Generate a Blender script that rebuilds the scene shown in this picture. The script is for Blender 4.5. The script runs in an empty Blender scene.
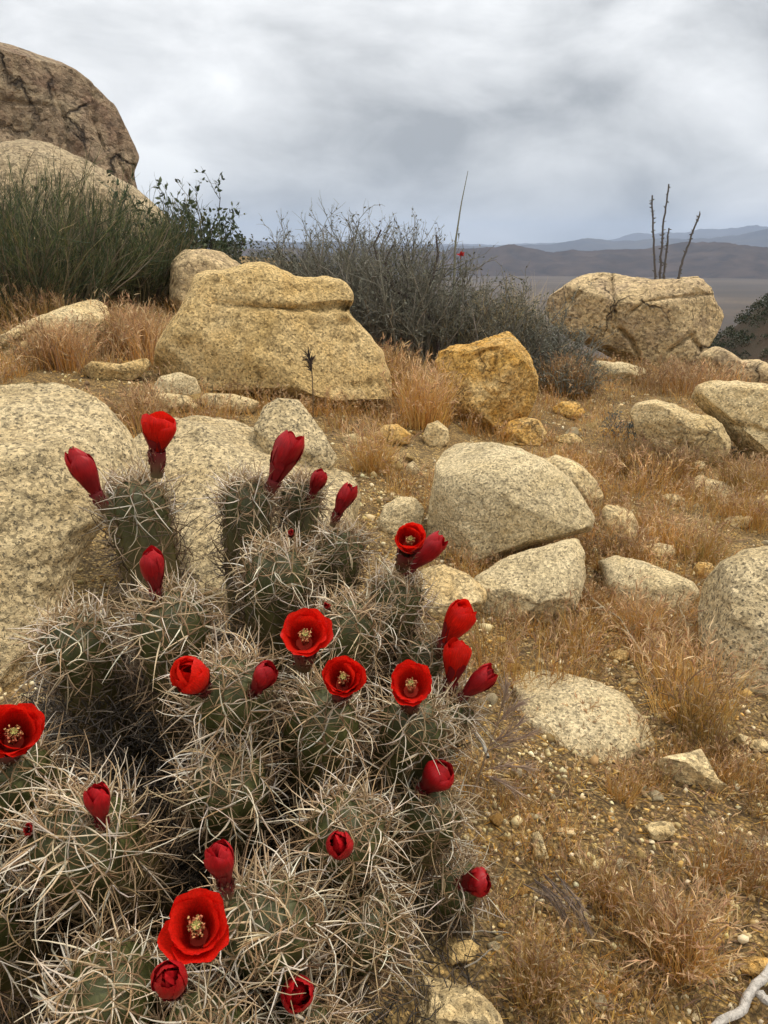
import bpy, bmesh, math, random
import numpy as np
from mathutils import Matrix, Vector

rng = np.random.default_rng(7)
random.seed(7)
sc = bpy.context.scene
COL = sc.collection

# ------------------------------------------------------------------ camera, sky, sun, exposure
W, H = 768, 1024
F = 769.0                       # focal length in pixels (26 mm equivalent, portrait)
CAM = np.array([0.0, 0.0, 0.80])
PITCH = math.radians(18.8)
sp, cp = math.sin(PITCH), math.cos(PITCH)
RIGHT = np.array([1.0, 0, 0]); FWD = np.array([0, cp, -sp]); UP = np.array([0, sp, cp])

cam = bpy.data.cameras.new('camera')
camo = bpy.data.objects.new('camera', cam); COL.objects.link(camo)
cam.sensor_fit = 'VERTICAL'; cam.sensor_height = 24.0; cam.lens = 24.0 * F / H
cam.clip_start = 0.02; cam.clip_end = 60000
camo.location = CAM; camo.rotation_euler = (math.pi / 2 - PITCH, 0, 0)
sc.camera = camo

SUN_EL, SUN_AZ = math.radians(58), math.radians(70)     # azimuth measured from +Y towards +X
world = bpy.data.worlds.new('World'); sc.world = world; world.use_nodes = True
wn = world.node_tree.nodes; wl = world.node_tree.links
for n in list(wn): wn.remove(n)
out = wn.new('ShaderNodeOutputWorld'); bg = wn.new('ShaderNodeBackground')
sky = wn.new('ShaderNodeTexSky'); sky.sky_type = 'NISHITA'; sky.sun_disc = False
sky.sun_elevation = SUN_EL; sky.sun_rotation = SUN_AZ
bg.inputs['Strength'].default_value = 0.1
tc = wn.new('ShaderNodeTexCoord')
sep = wn.new('ShaderNodeSeparateXYZ'); wl.new(tc.outputs['Generated'], sep.inputs[0])
def wmath(op, a, b=None, c=None):
    n = wn.new('ShaderNodeMath'); n.operation = op
    for i, v in enumerate((a, b, c)):
        if v is None: continue
        if isinstance(v, (int, float)): n.inputs[i].default_value = v
        else: wl.new(v, n.inputs[i])
    return n.outputs[0]
zc = wmath('MAXIMUM', sep.outputs['Z'], 0.0)
den = wmath('ADD', zc, 0.24)
cmb = wn.new('ShaderNodeCombineXYZ'); wl.new(sep.outputs['X'], cmb.inputs[0]); wl.new(sep.outputs['Y'], cmb.inputs[1])
wl.new(wmath('MULTIPLY', sep.outputs['Z'], 2.3), cmb.inputs[2])
def wnoise(scale, detail, rough, dist, stretch):
    mp = wn.new('ShaderNodeMapping'); wl.new(cmb.outputs[0], mp.inputs[0]); mp.inputs['Scale'].default_value = stretch
    n = wn.new('ShaderNodeTexNoise'); wl.new(mp.outputs[0], n.inputs['Vector'])
    n.inputs['Scale'].default_value = scale; n.inputs['Detail'].default_value = detail
    n.inputs['Roughness'].default_value = rough; n.inputs['Distortion'].default_value = dist
    return n.outputs[0]
big = wnoise(2.6, 6, 0.50, 0.35, (1, 1, 0.9)); mid = wnoise(6.0, 8, 0.58, 0.4, (0.9, 1, 0.9))
den2 = wmath('MULTIPLY_ADD', big, 0.68, wmath('MULTIPLY', mid, 0.32))
ramp = wn.new('ShaderNodeValToRGB'); wl.new(den2, ramp.inputs[0])
e = ramp.color_ramp.elements
e[0].position = 0.38; e[0].color = (0.27, 0.276, 0.28, 1)
e[1].position = 0.63; e[1].color = (0.75, 0.75, 0.738, 1)
m1 = e.new(0.47); m1.color = (0.45, 0.455, 0.455, 1)
m2 = e.new(0.56); m2.color = (0.61, 0.612, 0.61, 1)
# overcast skies brighten smoothly towards the zenith
zg = wmath('MULTIPLY_ADD', wmath('POWER', zc, 1.2), 1.9, 0.95)
sc10 = wn.new('ShaderNodeVectorMath'); sc10.operation = 'SCALE'
wl.new(ramp.outputs[0], sc10.inputs[0]); wl.new(wmath('MULTIPLY', zg, 10.0), sc10.inputs['Scale'])
mixs = wn.new('ShaderNodeMix'); mixs.data_type = 'RGBA'; mixs.inputs[0].default_value = 0.94
wl.new(sky.outputs[0], mixs.inputs[6]); wl.new(sc10.outputs[0], mixs.inputs[7])
wl.new(mixs.outputs[2], bg.inputs['Color']); wl.new(bg.outputs[0], out.inputs['Surface'])

sl = bpy.data.lights.new('sun', 'SUN'); sl.energy = 1.5; sl.angle = math.radians(10); sl.color = (1, 0.93, 0.82)
so = bpy.data.objects.new('sun', sl); COL.objects.link(so)
sdir = Vector((math.sin(SUN_AZ) * math.cos(SUN_EL), math.cos(SUN_AZ) * math.cos(SUN_EL), math.sin(SUN_EL)))
so.rotation_euler = sdir.to_track_quat('Z', 'Y').to_euler(); so.location = (0, 0, 30)
sc.view_settings.view_transform = 'Standard'; sc.view_settings.look = 'None'
sc.view_settings.exposure = 0.48; sc.view_settings.gamma = 1.0
sc.render.engine = 'CYCLES'
sc.cycles.use_denoising = True
sc.cycles.max_bounces = 5; sc.cycles.diffuse_bounces = 2; sc.cycles.glossy_bounces = 2
sc.cycles.transmission_bounces = 3; sc.cycles.volume_bounces = 0; sc.cycles.transparent_max_bounces = 4

# ------------------------------------------------------------------ noise and geometry helpers
def sstep(a, b, x):
    t = np.clip((x - a) / (b - a), 0, 1); return t * t * (3 - 2 * t)
def _h(ix, iy, iz, s):
    n = (ix.astype(np.int64) * 374761393 + iy.astype(np.int64) * 668265263 + iz.astype(np.int64) * 2147483647 + s * 974634777) & 0x7fffffff
    n = ((n ^ (n >> 13)) * 1274126177) & 0x7fffffff
    n = ((n ^ (n >> 16)) * 668265263) & 0x7fffffff
    return (n ^ (n >> 15)) / float(0x7fffffff)
def vnoise(p, s=0):
    p = np.asarray(p, float); i = np.floor(p).astype(np.int64); f = p - i; f = f * f * (3 - 2 * f)
    r = 0
    for dx in (0, 1):
        wx = f[..., 0] if dx else 1 - f[..., 0]
        for dy in (0, 1):
            wy = f[..., 1] if dy else 1 - f[..., 1]
            for dz in (0, 1):
                wz = f[..., 2] if dz else 1 - f[..., 2]
                r = r + _h(i[..., 0] + dx, i[..., 1] + dy, i[..., 2] + dz, s) * wx * wy * wz
    return r * 2 - 1
def fbm(p, octv=4, s=0, gain=0.5):
    a, r, t = 1.0, 0, 0
    for k in range(octv):
        r = r + a * vnoise(np.asarray(p) * 2 ** k + 17.3 * k, s + k); t += a; a *= gain
    return r / t
def unit(v): return v / np.maximum(np.linalg.norm(v, axis=-1, keepdims=True), 1e-9)

def mesh_np(name, verts, faces, col=None, smooth=True):
    """faces: list of int arrays (n,3) and/or (n,4)"""
    me = bpy.data.meshes.new(name)
    verts = np.ascontiguousarray(verts, np.float32)
    faces = [np.asarray(f, np.int32) for f in faces if len(f)]
    me.vertices.add(len(verts)); me.vertices.foreach_set('co', verts.ravel())
    loops = np.concatenate([f.ravel() for f in faces]); tot = np.concatenate([np.full(len(f), f.shape[1], np.int32) for f in faces])
    me.loops.add(len(loops)); me.loops.foreach_set('vertex_index', loops)
    me.polygons.add(len(tot)); me.polygons.foreach_set('loop_start', np.concatenate([[0], np.cumsum(tot)[:-1]]).astype(np.int32))
    me.polygons.foreach_set('loop_total', tot)
    if smooth: me.polygons.foreach_set('use_smooth', np.ones(len(tot), bool))
    if col is not None:
        a = me.color_attributes.new('Col', 'FLOAT_COLOR', 'POINT')
        c = np.ones((len(verts), 4), np.float32); c[:, :3] = col; a.data.foreach_set('color', c.ravel())
    me.update(calc_edges=True); me.validate()
    return me
def link(name, me, mat=None, parent=None, loc=None):
    o = bpy.data.objects.new(name, me); COL.objects.link(o)
    if mat is not None and me is not None and not me.materials: me.materials.append(mat)
    if parent is not None: o.parent = parent
    if loc is not None: o.location = loc
    return o
def tag(o, label=None, cat=None, group=None, kind=None):
    if label: o['label'] = label
    if cat: o['category'] = cat
    if group: o['group'] = group
    if kind: o['kind'] = kind
    return o
def empty(name, loc):
    o = bpy.data.objects.new(name, None); COL.objects.link(o); o.location = [float(v) for v in loc]; o.empty_display_size = 0.05
    return o

class Bag:                      # collects vertex / face / colour blocks for ONE mesh
    def __init__(s): s.v, s.q, s.t, s.c, s.n = [], [], [], [], 0
    def add(s, v, q=None, t=None, c=None):
        v = np.asarray(v).reshape(-1, 3)
        if q is not None and len(q): s.q.append(np.asarray(q) + s.n)
        if t is not None and len(t): s.t.append(np.asarray(t) + s.n)
        s.v.append(v)
        if c is not None: s.c.append(np.broadcast_to(np.asarray(c, float).reshape(-1, 3), v.shape))
        s.n += len(v)
    def build(s, name, mat, parent=None, loc=(0, 0, 0), smooth=True):
        v = np.concatenate(s.v) - np.asarray(loc, float)
        f = []
        if s.q: f.append(np.concatenate(s.q))
        if s.t: f.append(np.concatenate(s.t))
        me = mesh_np(name, v, f, np.concatenate(s.c) if s.c else None, smooth)
        return link(name, me, mat, parent, None if parent is not None else loc)

def grow(p0, d0, L, K, wob=0.1, grav=0.0, r=rng):
    N = len(p0); P = np.zeros((N, K, 3)); P[:, 0] = p0; d = unit(d0); st = (np.broadcast_to(L, N) / (K - 1))[:, None]
    for k in range(1, K):
        P[:, k] = P[:, k - 1] + d * st
        d = unit(d + wob * r.normal(size=(N, 3)) + np.array([0, 0, grav]))
    return P
def tubes(bag, P, r0, r1, col, sides=3, colt=None, power=1.0):
    N, K, _ = P.shape
    T = unit(np.gradient(P, axis=1)); t0 = T[:, 0]
    ref = np.where(np.abs(t0[:, 2:3]) < 0.8, np.array([[0, 0, 1.0]]), np.array([[1.0, 0, 0]]))
    A = unit(np.cross(ref[:, None, :], T)); B = np.cross(T, A)
    s = (np.linspace(0, 1, K) ** power)[None, :, None]
    R = np.broadcast_to(r0, N)[:, None, None] * (1 - s) + np.broadcast_to(r1, N)[:, None, None] * s
    V = np.zeros((N, K, sides, 3))
    for i in range(sides):
        a = 2 * math.pi * i / sides
        V[:, :, i] = P + R * (A * math.cos(a) + B * math.sin(a))
    n = np.arange(N)[:, None, None] * K * sides; k = np.arange(K - 1)[None, :, None] * sides; i = np.arange(sides)[None, None, :]; j = (i + 1) % sides
    q = np.stack([n + k + i, n + k + j, n + k + sides + j, n + k + sides + i], -1).reshape(-1, 4)
    c = np.broadcast_to(np.asarray(col, float).reshape(-1, 1, 1, 3) if np.ndim(col) > 1 else np.asarray(col, float), (N, K, sides, 3)).copy()
    if colt is not None:
        ss = np.linspace(0, 1, K)[None, :, None, None]
        ct = np.asarray(colt, float).reshape(-1, 1, 1, 3) if np.ndim(colt) > 1 else np.asarray(colt, float)
        c = c * (1 - ss) + ct * ss
    bag.add(V, q=q, c=c.reshape(-1, 3))
def strips(bag, P, w, col, colt=None):
    """flat tapered blades along polylines P (N,K,3), pointed at the end"""
    N, K, _ = P.shape
    T = unit(np.gradient(P, axis=1)); rv = rng.normal(size=(N, 1, 3)); S = unit(np.cross(T, rv))
    prof = np.array([0.75, 1.0, 0.8, 0.5, 0.3])[:K - 1] if K <= 6 else np.linspace(1, .3, K - 1)
    Wd = np.broadcast_to(w, N)[:, None, None] * 0.5
    L = P[:, :K - 1] - S[:, :K - 1] * Wd * prof[None, :, None]; R = P[:, :K - 1] + S[:, :K - 1] * Wd * prof[None, :, None]
    V = np.zeros((N, 2 * (K - 1) + 1, 3)); V[:, 0:-1:2] = L; V[:, 1:-1:2] = R; V[:, -1] = P[:, -1]
    m = 2 * (K - 1) + 1; n = np.arange(N)[:, None] * m; k = np.arange(K - 2)[None, :] * 2
    q = np.stack([n + k, n + k + 1, n + k + 3, n + k + 2], -1).reshape(-1, 4)
    t = np.stack([n[:, 0] + m - 3, n[:, 0] + m - 2, n[:, 0] + m - 1], -1)
    s = np.concatenate([np.repeat(np.arange(K - 1) / (K - 1), 2), [1.0]])[None, :, None]
    c0 = np.asarray(col, float).reshape(-1, 1, 3); c1 = c0 if colt is None else np.asarray(colt, float).reshape(-1, 1, 3)
    c = np.broadcast_to(c0 * (1 - s) + c1 * s, (N, m, 3))
    bag.add(V, q=q, t=t, c=c.reshape(-1, 3))
def along(P, n, lo=0.2, hi=1.0):
    """n random points on every polyline -> points, tangents, parent index, parameter"""
    N, K, _ = P.shape
    t = rng.uniform(lo, hi, (N, n)) * (K - 1); i = np.minimum(t.astype(int), K - 2); f = (t - i)[..., None]
    a = np.take_along_axis(P, i[..., None].repeat(3, -1), 1); b = np.take_along_axis(P, (i + 1)[..., None].repeat(3, -1), 1)
    return (a + (b - a) * f).reshape(-1, 3), unit(b - a).reshape(-1, 3), np.repeat(np.arange(N), n), (t / (K - 1)).ravel()
def pal(cols, n, jit=0.12):
    c = np.asarray(cols)[rng.integers(0, len(cols), n)]
    return np.clip(c * (1 + jit * rng.normal(size=(n, 1))) * (1 + 0.025 * rng.normal(size=(n, 3))), 0.004, 1)

# ------------------------------------------------------------------ terrain
VALLEY = -100.0
def terr(x, y, detail=True):
    x = np.asarray(x, float); y = np.asarray(y, float)
    left = sstep(1.5, -1.2, x)
    z = -0.13 * 2.6 * np.tanh(x / 2.6) + left * 0.05 * np.clip(y - 1.5, 0, 9)
    z = z + 0.20 * np.exp(-0.5 * (((x + 0.27) / 0.20) ** 2 + ((y - 0.92) / 0.33) ** 2))
    yc = 7.6 + 7.0 * sstep(0.8, -2.5, x)
    d = np.maximum(0, y - yc); z = z - 0.36 * (np.sqrt(d * d + 1.5) - 1.2247)
    d = np.maximum(0, x - 5.0); z = z - 0.25 * (np.sqrt(d * d + 1.5) - 1.2247)
    z = z + 21.5 * np.exp(-0.5 * (((x - 31) / 10.5) ** 2 + ((y - 50) / 13.0) ** 2))
    k = 8.0; zz = VALLEY + k * np.logaddexp(0, np.clip((z - VALLEY) / k, -60, 60)) * 1.0
    z = np.where(z > VALLEY + 40, z, zz)
    if detail:
        p = np.stack([x, y, np.zeros_like(x)], -1); r = np.hypot(x, y)
        near = sstep(14, 7, r)
        z = z + (0.03 * fbm(p * 1.7, 3, 5) + 0.016 * fbm(p * 9, 3, 9)) * near + 0.35 * fbm(p * 0.12, 3, 21) * sstep(12, 40, r) * sstep(2000, 300, r)
    return z
def pray(px, py):
    return (px - 384.0) / F * RIGHT + FWD - (py - 512.0) / F * UP      # unit depth along the optical axis
_ts = np.geomspace(0.3, 400, 5000)
def at(px, py):
    d = pray(px, py); P = CAM + _ts[:, None] * d
    s = P[:, 2] - terr(P[:, 0], P[:, 1]); i = np.argmax(s < 0)
    if s[i] >= 0: i = len(_ts) - 1
    t = _ts[i - 1] + (_ts[i] - _ts[i - 1]) * s[i - 1] / max(s[i - 1] - s[i], 1e-9)
    return CAM + t * d, t
def pix(px, py, zd): return CAM + zd * pray(px, py)
def on_ground(x, y): return np.array([x, y, float(terr(x, y))])

# ------------------------------------------------------------------ materials
def mat(name):
    m = bpy.data.materials.new(name); m.use_nodes = True
    for n in list(m.node_tree.nodes): m.node_tree.nodes.remove(n)
    return m, m.node_tree.nodes, m.node_tree.links
def node(nt, typ, ins=None, **kw):
    n = nt.new(typ)
    for k, v in kw.items(): setattr(n, k, v)
    return n
def noise(nd, lk, vec, scale, detail=4, rough=0.55, dist=0.0):
    n = nd.new('ShaderNodeTexNoise'); lk.new(vec, n.inputs['Vector'])
    n.inputs['Scale'].default_value = scale; n.inputs['Detail'].default_value = detail
    n.inputs['Roughness'].default_value = rough; n.inputs['Distortion'].default_value = dist
    return n.outputs[0]
def rampn(nd, lk, fac, stops):
    r = nd.new('ShaderNodeValToRGB'); lk.new(fac, r.inputs[0]); e = r.color_ramp.elements
    e[0].position, e[0].color = stops[0][0], (*stops[0][1], 1)
    e[1].position, e[1].color = stops[-1][0], (*stops[-1][1], 1)
    for p, c in stops[1:-1]:
        k = e.new(p); k.color = (*c, 1)
    return r.outputs[0]
def mixc(nd, lk, fac, a, b, mode='MIX'):
    m = nd.new('ShaderNodeMix'); m.data_type = 'RGBA'; m.blend_type = mode
    for i, v in ((0, fac), (6, a), (7, b)):
        if hasattr(v, 'is_linked') or hasattr(v, 'links'): lk.new(v, m.inputs[i])
        elif i == 0: m.inputs[0].default_value = v
        else: m.inputs[i].default_value = (*v, 1)
    return m.outputs[2]
g3 = lambda v: (v, v, v)

def rock_material(name, light, mid, stain, dark, grain=170.0, speck=0.5, stain_amt=0.5, bump=1.0, patch=3.0, crack=0.5):
    m, nd, lk = mat(name)
    tcn = nd.new('ShaderNodeTexCoord'); oi = nd.new('ShaderNodeObjectInfo')
    off = nd.new('ShaderNodeVectorMath'); off.operation = 'MULTIPLY_ADD'
    rv = nd.new('ShaderNodeCombineXYZ'); lk.new(oi.outputs['Random'], rv.inputs[0]); lk.new(oi.outputs['Random'], rv.inputs[2])
    lk.new(rv.outputs[0], off.inputs[0]); off.inputs[1].default_value = (37, 11, 53); lk.new(tcn.outputs['Object'], off.inputs[2])
    v = off.outputs[0]
    big = noise(nd, lk, v, patch, 6, 0.62, 0.6)
    base = rampn(nd, lk, big, [(0.30, mid), (0.5, tuple(0.5 * (a + b) for a, b in zip(mid, light))), (0.68, light)])
    st = noise(nd, lk, v, patch * 1.9, 7, 0.68, 1.2)
    base = mixc(nd, lk, rampn(nd, lk, st, [(0.5 - 0.14 * stain_amt, g3(0)), (0.75 - 0.12 * stain_amt, g3(min(1, 0.35 + stain_amt * 0.6)))]), base, stain)
    # crystals: pale feldspar, grey quartz, dark mica
    gr = noise(nd, lk, v, patch * 3.3, 8, 0.72, 0.9)      # grey lichen film and weathered crust
    base = mixc(nd, lk, rampn(nd, lk, gr, [(0.52, g3(0)), (0.64, g3(0.38))]), base, tuple(0.5 * a + 0.03 for a in mid))
    vo = nd.new('ShaderNodeTexVoronoi'); lk.new(v, vo.inputs['Vector']); vo.inputs['Scale'].default_value = grain
    cr = nd.new('ShaderNodeSeparateColor'); lk.new(vo.outputs['Color'], cr.inputs[0])
    tint = rampn(nd, lk, cr.outputs[0], [(0.0, g3(0.30)), (0.25, g3(0.72)), (0.6, g3(1.0)), (1.0, g3(1.38))])
    base = mixc(nd, lk, 0.8, base, tint, 'MULTIPLY')
    sp1 = noise(nd, lk, v, grain * 1.05, 3, 0.7, 0.3)
    base = mixc(nd, lk, rampn(nd, lk, sp1, [(0.55, g3(0)), (0.63, g3(speck))]), base, dark)
    pits = noise(nd, lk, v, grain * 0.38, 5, 0.72, 0.4)
    base = mixc(nd, lk, rampn(nd, lk, pits, [(0.58, g3(0)), (0.70, g3(speck * 0.7))]), base, dark)
    # hairline joints: dirt-filled cracks that wander and die out
    wv = nd.new('ShaderNodeTexNoise'); lk.new(v, wv.inputs['Vector']); wv.inputs['Scale'].default_value = patch * 2.2; wv.inputs['Detail'].default_value = 5
    av = nd.new('ShaderNodeVectorMath'); av.operation = 'MULTIPLY_ADD'; lk.new(wv.outputs['Color'], av.inputs[0]); av.inputs[1].default_value = g3(0.55 / patch); lk.new(v, av.inputs[2])
    ve = nd.new('ShaderNodeTexVoronoi'); ve.feature = 'DISTANCE_TO_EDGE'; lk.new(av.outputs[0], ve.inputs['Vector']); ve.inputs['Scale'].default_value = patch * 0.9
    ce = rampn(nd, lk, ve.outputs['Distance'], [(0.0, g3(1)), (0.022, g3(0))])
    cm = rampn(nd, lk, noise(nd, lk, v, patch * 1.3, 3), [(0.50, g3(0)), (0.60, g3(crack))])
    cf = mixc(nd, lk, 1.0, ce, cm, 'MULTIPLY')
    base = mixc(nd, lk, cf, base, tuple(0.6 * c_ for c_ in dark))
    bs = nd.new('ShaderNodeBsdfPrincipled'); lk.new(base, bs.inputs['Base Color'])
    bs.inputs['Roughness'].default_value = 0.92; bs.inputs['Specular IOR Level'].default_value = 0.2
    b1 = nd.new('ShaderNodeBump'); b1.inputs['Strength'].default_value = 0.65 * bump; b1.inputs['Distance'].default_value = 0.9 / grain
    lk.new(sp1, b1.inputs['Height'])
    b2 = nd.new('ShaderNodeBump'); b2.inputs['Strength'].default_value = 0.7 * bump; b2.inputs['Distance'].default_value = 4.0 / grain
    lk.new(noise(nd, lk, v, grain * 0.14, 6, 0.65), b2.inputs['Height']); lk.new(b1.outputs[0], b2.inputs['Normal'])
    b3 = nd.new('ShaderNodeBump'); b3.invert = True; b3.inputs['Strength'].default_value = 1.0; b3.inputs['Distance'].default_value = 0.03 / patch
    lk.new(cf, b3.inputs['Height']); lk.new(b2.outputs[0], b3.inputs['Normal'])
    lk.new(b3.outputs[0], bs.inputs['Normal'])
    o = nd.new('ShaderNodeOutputMaterial'); lk.new(bs.outputs[0], o.inputs[0])
    return m
ROCK = {
 'speckled': rock_material('rock_speckled', (.72, .57, .335), (.53, .40, .205), (.42, .28, .11), (.06, .05, .035), 150, .85, .3, 1.3, crack=.25),
 'pale':     rock_material('rock_pale', (.78, .63, .375), (.60, .46, .245), (.52, .36, .14), (.10, .08, .05), 210, .6, .2, 1.3, crack=.3),
 'ochre':    rock_material('rock_ochre', (.78, .57, .275), (.62, .42, .16), (.52, .31, .09), (.12, .075, .03), 110, .55, .45, 1.4, crack=.5),
 'orange':   rock_material('rock_orange', (.76, .54, .24), (.66, .37, .08), (.58, .27, .035), (.13, .08, .04), 110, .4, .7, 1.4, 6.0, crack=.8),
 'cream':    rock_material('rock_cream', (.78, .61, .34), (.62, .45, .21), (.52, .31, .09), (.11, .08, .05), 120, .5, .35, 1.3, crack=.6),
 'far':      rock_material('rock_far', (.76, .57, .31), (.58, .41, .20), (.36, .25, .16), (.12, .085, .06), 42, .4, .55, 1.3, 1.6, crack=1.0),
 'whaleback': rock_material('rock_whaleback', (.52, .41, .25), (.40, .30, .17), (.30, .21, .12), (.12, .09, .06), 36, .35, .5, 1.2, 1.4, crack=.5),
 'varnish':  rock_material('rock_varnish', (.46, .36, .22), (.27, .185, .115), (.17, .10, .065), (.06, .045, .035), 18, .3, .8, 1.3, 0.6, crack=1.0),
}
def attr_material(name, rough=0.8, transl=0.0, spec=0.2, bark=False):
    m, nd, lk = mat(name)
    a = nd.new('ShaderNodeAttribute'); a.attribute_name = 'Col'
    bs = nd.new('ShaderNodeBsdfPrincipled'); lk.new(a.outputs[0], bs.inputs['Base Color'])
    bs.inputs['Roughness'].default_value = rough; bs.inputs['Specular IOR Level'].default_value = spec
    if bark:
        tcn = nd.new('ShaderNodeTexCoord'); nb = noise(nd, lk, tcn.outputs['Object'], 210, 5, .7, .6)
        lk.new(mixc(nd, lk, .8, a.outputs[0], rampn(nd, lk, nb, [(.32, g3(.35)), (.5, g3(.9)), (.7, g3(1.2))]), 'MULTIPLY'), bs.inputs['Base Color'])
        bp = nd.new('ShaderNodeBump'); bp.inputs['Distance'].default_value = .004; lk.new(nb, bp.inputs['Height']); lk.new(bp.outputs[0], bs.inputs['Normal'])
    o = nd.new('ShaderNodeOutputMaterial')
    if transl:
        t = nd.new('ShaderNodeBsdfTranslucent'); lk.new(a.outputs[0], t.inputs['Color'])
        mx = nd.new('ShaderNodeMixShader'); mx.inputs[0].default_value = transl
        lk.new(bs.outputs[0], mx.inputs[1]); lk.new(t.outputs[0], mx.inputs[2]); lk.new(mx.outputs[0], o.inputs[0])
    else: lk.new(bs.outputs[0], o.inputs[0])
    return m
M_GRASS = attr_material('dry_grass', 0.75, 0.3)
M_TWIG = attr_material('twig_bark', 0.85, bark=True)
M_LEAF = attr_material('shrub_leaf', 0.6, 0.2, 0.3)
M_SPINE = attr_material('cactus_spine', 0.5, 0.0, 0.4)
M_PEBBLE = attr_material('pebble', 0.92)
M_STAMEN = attr_material('stamen', 0.6)

def ground_material():
    m, nd, lk = mat('desert_gravel')
    tcn = nd.new('ShaderNodeTexCoord'); v = tcn.outputs['Object']
    big = noise(nd, lk, v, 1.6, 6, 0.6, 0.5)
    base = rampn(nd, lk, big, [(0.30, (.32, .20, .08)), (0.44, (.48, .32, .13)), (0.57, (.62, .44, .19)), (0.70, (.72, .55, .29))])
    vo = nd.new('ShaderNodeTexVoronoi'); lk.new(v, vo.inputs['Vector']); vo.inputs['Scale'].default_value = 150
    cr = nd.new('ShaderNodeSeparateColor'); lk.new(vo.outputs['Color'], cr.inputs[0])
    base = mixc(nd, lk, 0.9, base, rampn(nd, lk, cr.outputs[0], [(0, (.30, .28, .26)), (.35, (.75, .70, .62)), (.7, (1, .95, .85)), (1, (1.5, 1.35, 1.1))]), 'MULTIPLY')
    ed = rampn(nd, lk, vo.outputs['Distance'], [(0.25, g3(0)), (0.65, g3(0.7))])
    base = mixc(nd, lk, ed, base, (.07, .048, .028))
    lit = noise(nd, lk, v, 14, 6, 0.7, 0.8)
    base = mixc(nd, lk, rampn(nd, lk, lit, [(0.46, g3(0)), (0.62, g3(.75))]), base, (.10, .066, .036))
    # far away the sheet is the desert plain: brown scrub flats with paler washes
    sepn = nd.new('ShaderNodeSeparateXYZ'); lk.new(v, sepn.inputs[0])
    ln = nd.new('ShaderNodeVectorMath'); ln.operation = 'LENGTH'; lk.new(v, ln.inputs[0])
    mp = nd.new('ShaderNodeMapping'); lk.new(v, mp.inputs[0]); mp.inputs['Scale'].default_value = (0.0016, 0.0032, 0.001)
    pl = noise(nd, lk, mp.outputs[0], 1.0, 8, 0.62, 0.4)
    plain = rampn(nd, lk, pl, [(0.34, (.055, .038, .026)), (0.5, (.085, .058, .037)), (0.64, (.13, .092, .058))])
    spv = noise(nd, lk, v, 0.11, 4, 0.7)
    plain = mixc(nd, lk, rampn(nd, lk, spv, [(0.45, g3(0)), (0.6, g3(.6))]), plain, (.055, .05, .034))
    mr = nd.new('ShaderNodeMapRange'); lk.new(ln.outputs['Value'], mr.inputs[0]); mr.inputs[1].default_value = 10; mr.inputs[2].default_value = 40
    base = mixc(nd, lk, mr.outputs[0], base, plain)
    bs = nd.new('ShaderNodeBsdfPrincipled'); lk.new(base, bs.inputs['Base Color']); bs.inputs['Roughness'].default_value = 0.95
    bs.inputs['Specular IOR Level'].default_value = 0.15
    b1 = nd.new('ShaderNodeBump'); b1.inputs['Strength'].default_value = 0.9; b1.inputs['Distance'].default_value = 0.006; b1.invert = True
    lk.new(vo.outputs['Distance'], b1.inputs['Height'])
    b2 = nd.new('ShaderNodeBump'); b2.inputs['Strength'].default_value = 0.8; b2.inputs['Distance'].default_value = 0.02
    lk.new(noise(nd, lk, v, 45, 6, 0.7), b2.inputs['Height']); lk.new(b1.outputs[0], b2.inputs['Normal'])
    lk.new(b2.outputs[0], bs.inputs['Normal'])
    o = nd.new('ShaderNodeOutputMaterial'); lk.new(bs.outputs[0], o.inputs[0])
    return m
def hill_material(name, a, b, scale):
    m, nd, lk = mat(name); tcn = nd.new('ShaderNodeTexCoord')
    n = noise(nd, lk, tcn.outputs['Object'], scale, 8, 0.65, 0.5)
    bs = nd.new('ShaderNodeBsdfPrincipled'); lk.new(rampn(nd, lk, n, [(0.35, a), (0.65, b)]), bs.inputs['Base Color']); bs.inputs['Roughness'].default_value = 1.0
    bs.inputs['Specular IOR Level'].default_value = 0.0
    o = nd.new('ShaderNodeOutputMaterial'); lk.new(bs.outputs[0], o.inputs[0]); return m

# ------------------------------------------------------------------ ground sheet
ang = np.concatenate([np.linspace(-62, 62, 420), np.linspace(66, 294, 58)]) * math.pi / 180
rad = np.concatenate([np.linspace(0.02, 0.3, 6), np.geomspace(0.32, 12, 330), np.geomspace(12.4, 420, 90), np.geomspace(450, 17000, 50)])
A, R_ = np.meshgrid(ang, rad)
gx, gy = R_ * np.sin(A), R_ * np.cos(A); gz = terr(gx, gy)
nA, nR = len(ang), len(rad); idx = np.arange(nA * nR).reshape(nR, nA); nx = np.roll(idx, -1, 1)
q = np.stack([idx[:-1], idx[1:], nx[1:], nx[:-1]], -1).reshape(-1, 4)
q = q[:, ::-1]
v = np.stack([gx, gy, gz], -1).reshape(-1, 3)
cen = len(v); v = np.vstack([v, [[0, 0, float(terr(0., 0.))]]])
t = np.stack([idx[0], nx[0], np.full(nA, cen)], -1)[:, ::-1]
me = mesh_np('ground', v, [q, t]); tag(link('ground', me, ground_material()), kind='structure')

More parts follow.
